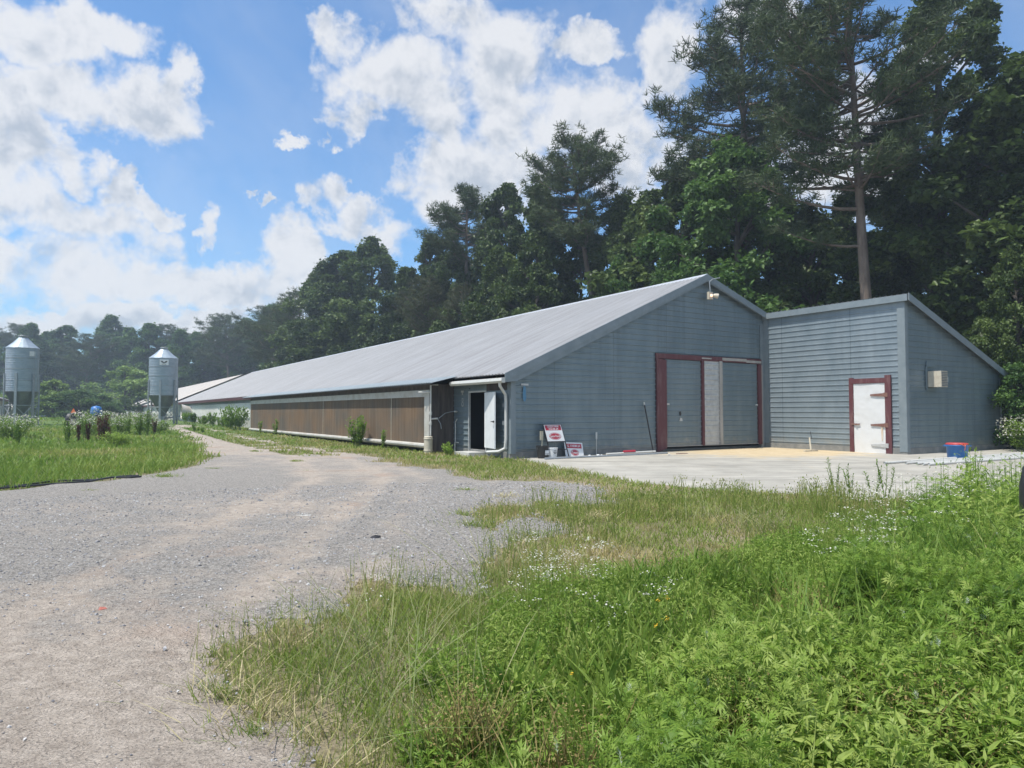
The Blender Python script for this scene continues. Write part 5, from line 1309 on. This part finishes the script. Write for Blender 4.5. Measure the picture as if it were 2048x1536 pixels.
R_ = np.random.default_rng(101)
BAND = [(1.6, 4, 46000, .0050), (4, 8, 78000, .0065), (8, 14, 70000, .011), (14, 24, 62000, .020), (24, 40, 62000, .038), (40, 72, 52000, .075), (72, 200, 26000, .18)]
gb = MB()
for r0, r1, n, w in BAND:
    x, y = ring(n, r0, r1, R_); m = free(x, y); x, y = x[m], y[m]
    edge = in_gravel(x + .35, y, .2) | in_gravel(x - .35, y, .2) | in_gravel(x, y - .5, .2) | in_gravel(x, y + .5, .2)
    lush = soft(x, y, LUSH, .9); left = x < -.42 * y + .5
    far_ = _l(x, y)
    h = .05 + .12 * fbm(x, y, 1.1, 71) + np.where(lush, .06, 0)
    h = np.where(edge, h * .62, h); h = np.where(left & (y > 12), .14 + .22 * fbm(x, y, 2.5, 72), h)
    verge = (far_[0] > -7) & (far_[0] < 1.5) & (far_[1] > -6); h = np.where(verge & (y > 16), .08 + .12 * fbm(x, y, 1.5, 73), h)
    dry = fbm(x, y, 1.3, 74); dry2 = fbm(x, y, .4, 75)
    tint = .30 + .55 * np.clip(dry - .42, 0, 1) * 1.6 + .18 * (dry2 - .5)
    tint = np.where(lush, tint * .62 + .10, tint + .20); tint = np.where(left & (y > 12), .26 + .5 * np.clip(fbm(x, y, 5, 76) - .45, 0, 1) * 2 * (1 - .4 * 0) , tint)
    brown = np.exp(-((x - 2.6) / 2.2) ** 2 - ((y - 11.2) / 1.9) ** 2); tint = tint + .14 * brown * (.5 + dry2)
    tint = np.where(edge, tint + .10, tint)
    rus = np.clip(fbm(x, y, .7, 78) - .58, 0, 1) * 3.0; tint = np.where(~(left & (y > 12)), tint + rus * .5, tint)
    keep = R_.uniform(0, 1, len(x)) < np.where(edge, .8, 1) * (.4 + .9 * fbm(x, y, .5, 79)) ; x, y, h, tint = x[keep], y[keep], h[keep], tint[keep]
    blades(gb, x, y, h * R_.uniform(.45, 1.25, len(x)), w * R_.uniform(.6, 1.4, len(x)), R_, .35, .6, tint, .12)
tag(gb.build('grass', M['grass']), 'green and olive grass covering the ground around the lot', 'grass', None, 'stuff')

# sparse tufts growing inside the gravel
gb = MB(); C_ = []
for px, py, s in ((330, 957, 1.0), (935, 985, .8), (925, 1035, 1.0), (950, 1055, 1.1), (620, 1330, .7), (440, 1400, .9), (500, 1480, .9), (160, 1352, .4), (1060, 1075, .9), (1120, 1010, .8), (985, 1160, .8), (430, 940, .6), (590, 925, .7), (510, 905, .6), (180, 985, .6)):
    x, y = gnd(px, py); C_.append((x, y, s))
r = R_
for k in range(70):
    x, y = r.uniform(-9, 3.5), r.uniform(3, 22); C_.append((x, y, r.uniform(.12, .4)))
for x, y, s in C_:
    n = int(160 * s); a = r.uniform(0, 6.28, n); d = np.abs(r.normal(0, .16 * s, n)); blades(gb, x + d * np.cos(a) * 1.6, y + d * np.sin(a), .14 * s * r.uniform(.4, 1.3, n), max(.005, y * .0009) * np.ones(n), r, .6, .7, .5, .2, z=None)
tag(gb.build('gravel_tufts', M['grass']), 'small sparse tufts of grass growing in the gravel', 'grass', None, 'stuff')

# fine upright seeding grass, olive, along the middle of the foreground
gb = MB(); n = 26000; x, y = ring(n, 3.2, 15, R_); m = free(x, y) & (~soft(x, y, MUG, .6)) & (fbm(x, y, .9, 91) > .47); x, y = x[m], y[m]
hh = (.22 + .22 * fbm(x, y, 1.4, 92)) * R_.uniform(.6, 1.2, len(x)); blades(gb, x, y, hh, np.maximum(.004, y * .0009), R_, .14, .2, .58, .13)
tp = np.stack([x, y, G(x, y) + hh * .8], 1); k = R_.random(len(x)) < .6
sv = np.array([(-.003, 0, 0), (0, .004, .008), (.003, 0, .018), (0, -.004, .008)])
gb.stamp(sv, QF, np.repeat(tp[k], 4, 0) + R_.normal(0, 1, (k.sum() * 4, 3)) * np.array([.02, .02, .05]), rotm(R_.uniform(0, 6.28, k.sum() * 4), R_.normal(0, .4, k.sum() * 4)), R_.uniform(.6, 1.3, k.sum() * 4) * np.repeat(np.maximum(1, y[k] / 6), 4), np.clip(R_.normal(.68, .12, k.sum() * 4), 0, 1))
tag(gb.build('seeding_grass', M['grass']), 'olive seeding grass standing thinly along the gravel edge', 'grass', None, 'stuff')

# lobed weeds on the right: each stem carries pinnate leaves
def lobed_leaf():
    v = [(0, 0, 0)]; f = []
    def lobe(base, ang, l, w):
        k = len(v); dx, dy = math.sin(ang), math.cos(ang); nx_, ny_ = dy, -dx; bx, by = base
        v.extend([(bx, by, .02), (bx + dx * l * .45 + nx_ * w, by + dy * l * .45 + ny_ * w, .05), (bx + dx * l, by + dy * l, -.03 - .10 * l), (bx + dx * l * .45 - nx_ * w, by + dy * l * .45 - ny_ * w, .05)]); f.append((k, k + 1, k + 2, k + 3))
    lobe((0, .45), 0, .62, .050); lobe((0, .05), 0, .5, .022)
    for s in (-1, 1):
        lobe((0, .52), s * .45, .46, .038); lobe((0, .36), s * .65, .48, .040); lobe((0, .20), s * .75, .32, .03)
    return np.array(v), np.array(f)


LV, LF = lobed_leaf()
LANCE = (np.array([(0, 0, 0), (.13, .35, .05), (.09, .7, .02), (0, 1, -.12), (-.09, .7, .02), (-.13, .35, .05), (0, .5, -.01)]), np.array([(0, 1, 6, 5), (1, 2, 4, 5), (2, 3, 3, 4)]))
LANCE = (LANCE[0], np.array([(0, 1, 6, 5), (1, 2, 3, 6), (6, 3, 4, 5)]))
def weeds(name, n, r0, r1, poly, label, hfun, leafs, lsz, seed, extra=None, LV=None, LF=None, dt=0.0):
    LV = globals()['LV'] if LV is None else LV; LF = globals()['LF'] if LF is None else LF
    r = np.random.default_rng(seed); b = MB(); st = MB(); x, y = ring(n, r0, r1, r, 43); m = soft(x, y, poly, .6) & free(x, y)
    m &= fbm(x, y, .38, 171) > .36
    if extra is not None: m &= extra(x, y)
    x, y = x[m], y[m]; n = len(x); h = hfun(x, y) * r.uniform(.4, 1.25, n) * (.40 + 1.1 * fbm(x, y, .75, 93)); z = G(x, y); lx, ly = r.normal(0, .10, n), r.normal(0, .10, n)
    k = leafs; t = np.tile((np.arange(k) + .5) / k, n) * .98; idx = np.repeat(np.arange(n), k); t = np.clip(t + r.normal(0, .03, len(t)), .05, 1)
    P_ = np.stack([x[idx] + lx[idx] * h[idx] * t, y[idx] + ly[idx] * h[idx] * t, z[idx] + h[idx] * t], 1)
    yaw = np.tile(np.arange(k) * 2.4, n) + r.uniform(0, 6.28, n)[idx] + r.normal(0, .3, n * k); pitch = np.where(t > .85, r.uniform(.6, 1.3, n * k), r.normal(.15, .35, n * k))
    sz = lsz * (.75 + .5 * np.sin(t * math.pi)) * r.uniform(.7, 1.3, n * k) * np.where(t > .9, .6, 1)
    tint = np.clip(.47 + dt + .9 * (fbm(x, y, .8, 95)[idx] - .5) + r.normal(0, .10, n)[idx] + .5 * (vnoise(x, y, .22, 96)[idx] > .88) + .22 * (t - .5) + r.normal(0, .10, n * k), 0, 1)
    pale = r.random(n * k) < .008
    b.stamp(LV, LF, P_[~pale], rotm(yaw, pitch, r.normal(0, .45, n * k))[~pale], sz[~pale], tint[~pale])
    st_ = blades(b, x, y, h, np.maximum(.006, y * .0012), r, .0, .05, .3, .1)
    tag(b.build(name, M['weed']), label, 'weeds', None, 'stuff')
    pb = MB(); pb.stamp(LV, LF, P_[pale] + [0, 0, .03], rotm(yaw, pitch + 1.1, r.normal(0, .9, n * k))[pale], sz[pale] * .55, r.random(pale.sum())); return pb


hf = lambda x, y: .34 + .045 * np.clip(y - 2, 0, 12) * np.clip((x / np.maximum(y, .1) - .15) * 3.2, 0, 1) + .10 * fbm(x, y, .8, 96)
kind2 = lambda x, y: fbm(x, y, .9, 131) < .50
pb = weeds('lobed_weeds', 15000, 1.5, 6.5, MUG, 'dense green lobed-leaf weeds filling the lower right corner', hf, 13, .100, 201, lambda x, y: ~kind2(x, y) | (vnoise(x * 9, y * 9, .3, 3) > .72))
weeds('lance_leaf_weeds', 12000, 1.5, 8, MUG, 'narrow simple-leaved yellow-green weeds mixed into the right-hand weed bed', lambda x, y: hf(x, y) * 1.0, 16, .075, 211, lambda x, y: kind2(x, y) | (vnoise(x * 9, y * 9, .3, 4) > .8), LANCE[0], LANCE[1], .10)
weeds('lance_leaf_weeds_behind', 9000, 8, 19, MUG, 'narrow simple-leaved weeds in the far part of the right-hand weed bed', lambda x, y: hf(x, y) * 1.0, 12, .12, 212, lambda x, y: kind2(x, y), LANCE[0], LANCE[1], .10)
weeds('small_leaf_weeds', 26000, 2.0, 10, LUSH, 'tangled small-leaved green weeds covering the lush middle ground', lambda x, y: .20 + .16 * fbm(x, y, .5, 98), 11, .045, 213, lambda x, y: ~inpoly(x, y, MUG), LANCE[0], LANCE[1], .12)
gb = MB(); x, y = ring(16000, 1.6, 9, R_); m = soft(x, y, MUG, .5) & (fbm(x, y, .6, 133) > .45); x, y = x[m], y[m]; blades(gb, x, y, hf(x, y) * R_.uniform(.7, 1.45, len(x)), .005 + .0012 * y, R_, .25, .6, .30, .18)
tag(gb.build('grass_among_weeds', M['grass']), 'grass blades growing up through the right-hand weed bed', 'grass', None, 'stuff')
tag(pb.build('pale_leaf_backs', M['weedpale']), 'silvery turned-over leaves among the near weeds', 'weeds', None, 'stuff')
pb = weeds('lobed_weeds_behind', 14000, 6.5, 19, MUG, 'tall green weeds along the right side before the concrete', hf, 10, .115, 202)
tag(pb.build('pale_leaf_tips', M['weedpale']), 'few silvery leaf backs among the farther weeds', 'weeds', None, 'stuff')
pb = weeds('mixed_low_weeds', 9000, 2.0, 11, LUSH, 'low mixed green weeds in the lush middle ground', lambda x, y: .16 + .12 * fbm(x, y, .6, 97), 7, .07, 203, lambda x, y: ~inpoly(x, y, MUG))

# broad upright blades
gb = MB(); r = np.random.default_rng(301); x, y = ring(9000, 2.6, 9.5, r, 30); m = soft(x, y, BROAD, .7) & (fbm(x, y, .5, 99) > .44); x, y = x[m][:300], y[m][:300]
for k in range(7):
    a = r.uniform(0, 6.28, len(x)); blades(gb, x + r.normal(0, .02, len(x)), y + r.normal(0, .02, len(x)), r.uniform(.18, .38, len(x)), r.uniform(.018, .034, len(x)), r, .25, .4, .34, .12)
tag(gb.build('broad_bladed_grass', M['grass']), 'clumps of broad upright dark green blades in the foreground middle', 'grass', None, 'stuff')
# arching bright clump leaves
gb = MB()
for px, py, s in ((1590, 1290, 1.0), (1640, 1330, .8), (1400, 1330, .7), (1450, 1300, .6), (1700, 1190, .6), (1240, 1420, .7)):
    x, y = gnd(px, py + 60); n = int(22 * s); a = r.uniform(0, 6.28, n); blades(gb, np.full(n, x) + r.normal(0, .04, n), np.full(n, y) + r.normal(0, .04, n), r.uniform(.45, .70, n) * s, np.full(n, .03), r, .4, .9, .38, .05)
tag(gb.build('arching_grass', M['grass']), 'bright arching grass leaves in scattered clumps among the weeds', 'grass', None, 'stuff')

# long pale seed stems leaning over the roadside grass
gb = MB(); r = np.random.default_rng(401)
for px, py, n, L_, yw in ((640, 1400, 26, .75, 0.4), (760, 1330, 26, .8, 2.8), (850, 1300, 22, .7, .2), (700, 1480, 16, .8, .5), (930, 1480, 20, .8, 2.4), (1000, 1180, 16, .8, 1.8), (560, 1300, 12, .6, 2.9), (1060, 1130, 10, .6, 1.5), (1560, 1080, 34, .6, 3.0), (1500, 1060, 24, .5, .3), (1400, 1040, 20, .5, 1.2)):
    x, y = gnd(px, py); blades(gb, x + r.normal(0, .22, n), y + r.normal(0, .22, n), r.uniform(.6, 1.1, n) * L_, np.full(n, .0042 + .0006 * y), r, .5, 1.0, .75, .12, yaw=r.normal(yw, .7, n))
tag(gb.build('seed_stems', M['stemgreen']), 'long thin arching pale seed stems over the grass', 'grass', None, 'stuff')
# dry straw tufts
gb = MB()
for px, py, n, s in ((430, 1390, 60, .16), (500, 1440, 80, .22), (560, 1480, 40, .3), (1010, 1000, 160, .25), (1180, 1040, 200, .3), (560, 1300, 60, .15), (880, 1480, 90, .25)):
    x, y = gnd(px, py); blades(gb, x + r.normal(0, s * .5, n), y + r.normal(0, s * .5, n), r.uniform(.05, .2, n), np.full(n, .004 + .0006 * y), r, .9, .9, .5, .2)
tag(gb.build('dry_straw', M['straw']), 'dry straw tufts and loose stalks along the gravel edge', 'straw', None, 'stuff')

# white flower heads on stems (yarrow like)
def umbels(name, label, spots, mat='flower', fl=.0042, seed=501, hgt=.5, head=.04):
    r = np.random.default_rng(seed); b = MB(); s_ = MB(); P_ = []
    for px, py, sx, sy, n in spots:
        for _ in range(n):
            x, y = gnd(px + r.normal(0, sx), py + r.normal(0, sy) + 60 * 5 / 5); h = hgt * r.uniform(.75, 1.15) + (.35 * max(0, x / y - .3) * 1.6)
            z = g1(x, y); lx, ly = r.normal(0, .05, 2); blades(s_, np.array([x]), np.array([y]), np.array([h * 1.02]), np.array([max(.004, y * .0007)]), r, .0, .02, .35, .05)
            m = r.integers(5, 16) if head < .05 else 14; q = np.stack([x + r.normal(0, head, m), y + r.normal(0, head, m), np.full(m, z + h) + r.normal(0, .008, m)], 1); P_.append((q, np.full(m, max(1, y / 5.5))))
    q = np.concatenate([p[0] for p in P_]); sc = np.concatenate([p[1] for p in P_]); n = len(q)
    hexa = np.array([(math.cos(a), math.sin(a), .15 * (k % 2)) for k, a in enumerate(np.linspace(0, 2 * math.pi, 7)[:-1])])
    b.stamp(hexa, np.array([(0, 1, 2, 3), (0, 3, 4, 5)]), q, rotm(r.uniform(0, 6.28, n), r.normal(0, .35, n)), fl * sc * r.uniform(.7, 1.4, n) * 1.3, r.random(n))
    tag(b.build(name, M[mat]), label, 'flowers', None, 'stuff'); tag(s_.build(name + '_stems', M['weed']), label.replace('flowers', 'flower stems'), 'stems', None, 'stuff')


umbels('white_flowers', 'small flat-topped white flowers in drifts through the weeds', [(1100, 1200, 55, 40, 55), (1150, 1150, 50, 25, 30), (1800, 1010, 70, 22, 80), (1760, 1080, 60, 30, 55), (1980, 975, 50, 25, 55), (1930, 1000, 50, 25, 30), (1225, 1330, 12, 8, 3), (1315, 1270, 14, 6, 4), (1700, 1140, 60, 20, 20), (1860, 985, 60, 15, 18), (760, 1250, 20, 20, 5)])
umbels('yellow_flowers', 'few tiny yellow flowers in the lush middle ground', [(1330, 1250, 20, 15, 4), (1140, 1350, 25, 8, 1)], 'yellow', .005, 503, .3, .012)

# brown seeding stalks and yellowed patches in the weed bed
gb = MB(); r = np.random.default_rng(771)
for px, py, n, s in ((1850, 1440, 220, .30), (1140, 1500, 80, .2), (930, 1440, 130, .2), (1620, 1180, 120, .3), (1930, 1290, 160, .3), (1480, 1420, 120, .25)):
    x, y = gnd(px, py + 90); xx, yy = x + r.normal(0, s * .5, n), y + r.normal(0, s * .5, n); h = r.uniform(.2, .46, n); blades(gb, xx, yy, h, np.full(n, .008), r, .3, .4, .5, .25)
    k = n * 5; ii = r.integers(0, n, k); gb.stamp(QUAD, QF, np.stack([xx[ii] + r.normal(0, .02, k), yy[ii] + r.normal(0, .02, k), G(xx, yy)[ii] + h[ii] * r.uniform(.4, 1, k)], 1), rotm(r.uniform(0, 6.28, k), r.normal(0, .6, k)), r.uniform(.008, .02, k), np.clip(r.normal(.5, .2, k), 0, 1))
M['seedhead'] = foliage('ochre_seed_heads', (.13, .085, .035), (.24, .19, .07), (.34, .30, .12), .25, .7)
tag(gb.build('brown_seed_stalks', M['seedhead']), 'brownish seeding stalks and yellowed patches in the weed bed', 'weeds', None, 'stuff')
# dead thatch pressed flat along the gravel edge
gb = MB(); x, y = ring(24000, 2.0, 14, r); e = (in_gravel(x + .3, y, .22) | in_gravel(x - .3, y, .22) | in_gravel(x, y + .4, .22) | in_gravel(x, y - .4, .22)) & free(x, y); x, y = x[e], y[e]
blades(gb, x, y, r.uniform(.04, .12, len(x)), .004 + .0006 * y, r, 1.6, 1.2, .35, .2, z=G(x, y) + .02)
tag(gb.build('flattened_thatch', M['straw']), 'flattened dead grass thatch along the gravel edge', 'straw', None, 'stuff')

# countable tall weeds standing up before the concrete
def tall_weed(px, py, h, seed, label):
    x, y = gnd(px, py); r = np.random.default_rng(seed); z = g1(x, y); t = empty('tall_weed', (x, y, z), label, 'weed', 'tall dark weeds before the concrete')
    b = MB(); c = MB(); P_ = []
    for s in range(5):
        a = r.uniform(0, 6.28); hh = h * r.uniform(.65, 1); e = np.array([x + .16 * math.cos(a), y + .16 * math.sin(a), z + hh]); o = np.array([x + .03 * math.cos(a), y, z])
        b.tube([o, (o + e) / 2 + r.normal(0, .015, 3), e], [.008, .006, .004], 4)
        for k in range(22):
            q = o + (e - o) * (.25 + .75 * k / 22); P_.append(q)
    P_ = np.array(P_); n = len(P_); tv = np.array([(0, 0, 0), (.14, .5, 0), (0, 1, -.1), (-.14, .5, 0)])
    c.stamp(tv, QF, P_, rotm(r.uniform(0, 6.28, n), r.uniform(.1, 1.0, n)), .085 * r.uniform(.5, 1.2, n), r.uniform(0, .35, n))
    b.build('stem', M['weed'], t); c.build('leaves', M['weed'], t)


tall_weed(1672, 990, .78, 1, 'tall dark leafy weed before the concrete, leftmost of those in front of the white door')
tall_weed(1702, 990, .62, 2, 'shorter dark weed just right of the leftmost tall one')
tall_weed(1748, 996, .62, 3, 'dark weed below the white door, left of the tallest pair')
tall_weed(1772, 998, .74, 4, 'tall dark weed right of the white door base')
tall_weed(1950, 985, .95, 5, 'tall pale weed before the white pipes near the right edge')

# ragweeds and flowering clumps near the buildings
def clump(name, x, y, w, h, n, lsz, mat, label, cat, seed, group=None, flower=0, upright=.8, tint=.35):
    r = np.random.default_rng(seed); z = g1(x, y); t = empty(name, (x, y, z), label, cat, group); b = MB(); s_ = MB()
    ns = max(4, n // 60)
    for k in range(ns):
        a = r.uniform(0, 6.28); d = w * .35 * math.sqrt(r.random()); o = np.array([x + d * .5 * math.cos(a), y + d * .5 * math.sin(a), z]); hh = h * r.uniform(.6, 1.0) * (1 - .35 * (d / w)); e = np.array([x + d * 1.4 * math.cos(a), y + d * 1.4 * math.sin(a), z + hh])
        s_.tube([o, e], [.012, .006], 4, cap=False); m = n // ns; tt = r.uniform(.1, 1, m) ** .8; q = o + (e - o) * tt[:, None] + r.normal(0, 1, (m, 3)) * np.array([w * .07, w * .07, .03])
        b.stamp(QUAD * np.array([.55, 1, 1]), QF, q, rotm(r.uniform(0, 6.28, m), r.normal(upright, .35, m)), lsz * r.uniform(.5, 1.3, m), np.clip(tint + r.normal(0, .14, m), 0, 1))
    s_.build('stem', M['stemgreen'], t); b.build('leaves', M[mat], t)
    if flower:
        flower = int(flower * .62); f = MB(); a = r.uniform(0, 6.28, flower); d = w * .55 * np.sqrt(r.random(flower)); q = np.stack([x + d * np.cos(a), y + d * np.sin(a), z + h * r.uniform(.45, 1.0, flower) * (1 - .25 * (d / w))], 1)
        f.stamp(QUAD, QF, q, rotm(r.uniform(0, 6.28, flower), r.normal(0, .5, flower)), .10 * r.uniform(.5, 1.2, flower), r.random(flower)); f.build('blossom', M['flower'], t)
    return t


def wl(v, u): q = W((v, u, 0))[0]; return q[0], q[1]


x, y = wl(-1.7, 11.0); clump('ragweed', x, y, .9, 1.55, 900, .16, 'weed', 'tall feathery green weed before the middle of the cooling pads', 'weed', 1, tint=.3)
x, y = wl(-1.9, 7.3); clump('ragweed', x, y, .3, .95, 200, .12, 'weed', 'thin green weed before the right part of the cooling pads', 'weed', 2)
x, y = wl(-1.6, 27.0); clump('ragweed', x, y, .4, 1.1, 260, .14, 'weed', 'weed before the left part of the cooling pads', 'weed', 3)
x, y = wl(-1.6, 31.5); clump('ragweed', x, y, .3, .9, 160, .14, 'weed', 'smallest weed near the far end of the cooling pads', 'weed', 4)
x, y = wl(-1.8, 39.5); clump('ragweed', x, y, 2.2, 2.2, 1400, .24, 'weed', 'bushy tall weed at the far end of the cooling pads', 'weed', 5, tint=.22)
for k, (u, w) in enumerate(((43, 1.2), (47, 1.0), (52, 1.0), (57, 1.2), (63, 1.2), (69, 1.4))):
    x, y = wl(-1.6, u); clump('wall_weed', x, y, w, 1.0 + .2 * (k % 3), 400, .26, 'weed', ORD[k] + ' weed along the curtain wall, counted from the cooling pads', 'weed', 10 + k, 'weeds along the curtain wall', tint=.3)
x, y = wl(-1.0, 2.7); clump('step_weed', x, y, .8, .45, 260, .13, 'weed', 'low leafy weed growing at the open side door', 'weed', 20, tint=.5)


def fp(px, Y): x = (px - CX) / F * Y; return x, Y


LEFT = [('flowering_bush', 190, 44, 2.6, 1.75, 1700, 1500, 'weed', 'pale-flowering bush behind the dark brown dock'), ('flowering_bush', 240, 46, 2.2, 1.55, 1300, 1200, 'weed', 'pale-flowering bush between the dock and the green spires'), ('flowering_bush', 285, 48, 2.0, 1.7, 1200, 1000, 'weed', 'pale-flowering bush among the dark green spires'),
        ('flowering_bush', 20, 40, 3.0, 1.5, 1700, 1700, 'weed', 'white-flowering bush at the left edge under the feed bin'), ('flowering_bush', 320, 50, 1.4, 1.0, 600, 500, 'weed', 'small pale-flowering bush at the right end of the weed bank'),
        ('flowering_bush', 158, 43, 1.4, 1.2, 500, 500, 'weed', 'small pale-flowering bush left of the brown dock, in front of the tractor')]
for k, (nm, px, Y, w, h, n, fl, mt, lab) in enumerate(LEFT):
    x, y = fp(px, Y); clump(nm, x, y, w, h, n, .16, mt, lab, 'bush', 30 + k, 'pale-flowering bushes of the weed bank', fl, .5, .3)
for k, (px, Y, w, h, mt, lab) in enumerate(((205, 36, .75, 1.65, 'dock', 'large dark brown dock plant with dense seed heads'), (160, 36, .22, 1.1, 'dock', 'thin brown dock stem left of the large one'), (178, 35, .2, 1.2, 'dock', 'thin brown dock stem just left of the large dock'), (219, 37, .25, .9, 'dock', 'small brown dock right of the large one'),
                                            (137, 33, .4, 1.35, 'weed', 'dark green spire-like weed at the left end of the weed bank'), (172, 38, .35, 1.5, 'weed', 'dark green spire above the thin brown docks'), (258, 42, .35, 1.8, 'weed', 'dark green spire in the middle of the flowering bushes'), (296, 45, .4, 2.2, 'weed', 'tallest dark green spire at the right of the weed bank'), (280, 44, .3, 1.4, 'weed', 'short green spire left of the tallest one'), (310, 47, .3, 1.2, 'dock', 'brown weed right of the tallest green spire'),
                                            (39, 34, .35, 1.3, 'weed', 'dark green spire before the white-flowering bush at the left edge'))):
    x, y = fp(px, Y); clump('dock_plant' if mt == 'dock' else 'spire_weed', x, y, w, h, 1300 if w > .5 else 420, .11, mt, lab, 'weed', 60 + k, None, 0, 1.0, .2 if mt == 'weed' else .5)
x, y = fp(235, 33); clump('leafy_weed', x, y, 1.7, .75, 1300, .14, 'weed', 'low bright leafy weed below the flowering bushes, right of the brown dock', 'weed', 81, tint=.6, upright=.2)
x, y = fp(392, 52); clump('leafy_weed', x, y, .6, .6, 200, .14, 'weed', 'small dark weed beside the start of the track', 'weed', 82, tint=.2)
x, y = fp(407, 50); clump('leafy_weed', x, y, .5, .5, 200, .14, 'weed', 'second small dark weed beside the track, nearer the house', 'weed', 83, tint=.2)
x, y = at(2046, 850, 29)[0], 29; clump('flowering_bush', x, y, 1.7, 1.6, 1500, .14, 'weed', 'white-flowering bush right of the annex by the wood', 'bush', 84, None, 900, .4, .45)

# loose stones on the gravel
r = np.random.default_rng(601); b = MB(); n = 26000; x, y = ring(n, 2.2, 16, r, 42); m = in_gravel(x, y, .3) & (dirtf(x, y) + r.normal(0, .35, n) < .75); x, y = x[m], y[m]; n = len(x)
ov = np.array([(1, 0, 0), (-.9, .1, 0), (0, 1, .1), (.1, -.9, 0), (0, .1, .7), (0, 0, -.6)]); of = np.array([(0, 2, 4), (2, 1, 4), (1, 3, 4), (3, 0, 4), (2, 0, 5), (1, 2, 5), (3, 1, 5), (0, 3, 5)])
b.stamp(ov, of, np.stack([x, y, gravz(x, y) + .002], 1), rotm(r.uniform(0, 6.28, n), r.normal(0, .4, n), r.normal(0, .4, n)), .007 * np.exp(r.normal(0, .38, n)) * (1 + .05 * y), r.random(n))
stone = foliage('grey_stones', (.14, .14, .15), (.30, .30, .31), (.52, .51, .50), 0.0, .9)
tag(b.build('loose_stones', stone), 'loose grey stones scattered over the gravel lot', 'gravel', None, 'stuff')

# ------------------------------------------------------------------ air
b = MB(); b.box((-420, -40, -3.0), (330, 330, 45)); hz = b.build('haze', None); tag(hz, kind='stuff', label='thin summer haze in the air over the field', cat='haze')
hm = bpy.data.materials.new('air'); hm.use_nodes = True; nt = hm.node_tree; nt.nodes.clear(); o = nt.nodes.new('ShaderNodeOutputMaterial'); v = nt.nodes.new('ShaderNodeVolumePrincipled')
v.inputs['Color'].default_value = (.72, .86, 1, 1); v.inputs['Density'].default_value = .00085; v.inputs['Anisotropy'].default_value = .2
nt.links.new(v.outputs[0], o.inputs['Volume']); hz.data.materials.append(hm)
for o in list(bpy.data.objects):
    if not o.users_collection: bpy.data.objects.remove(o)
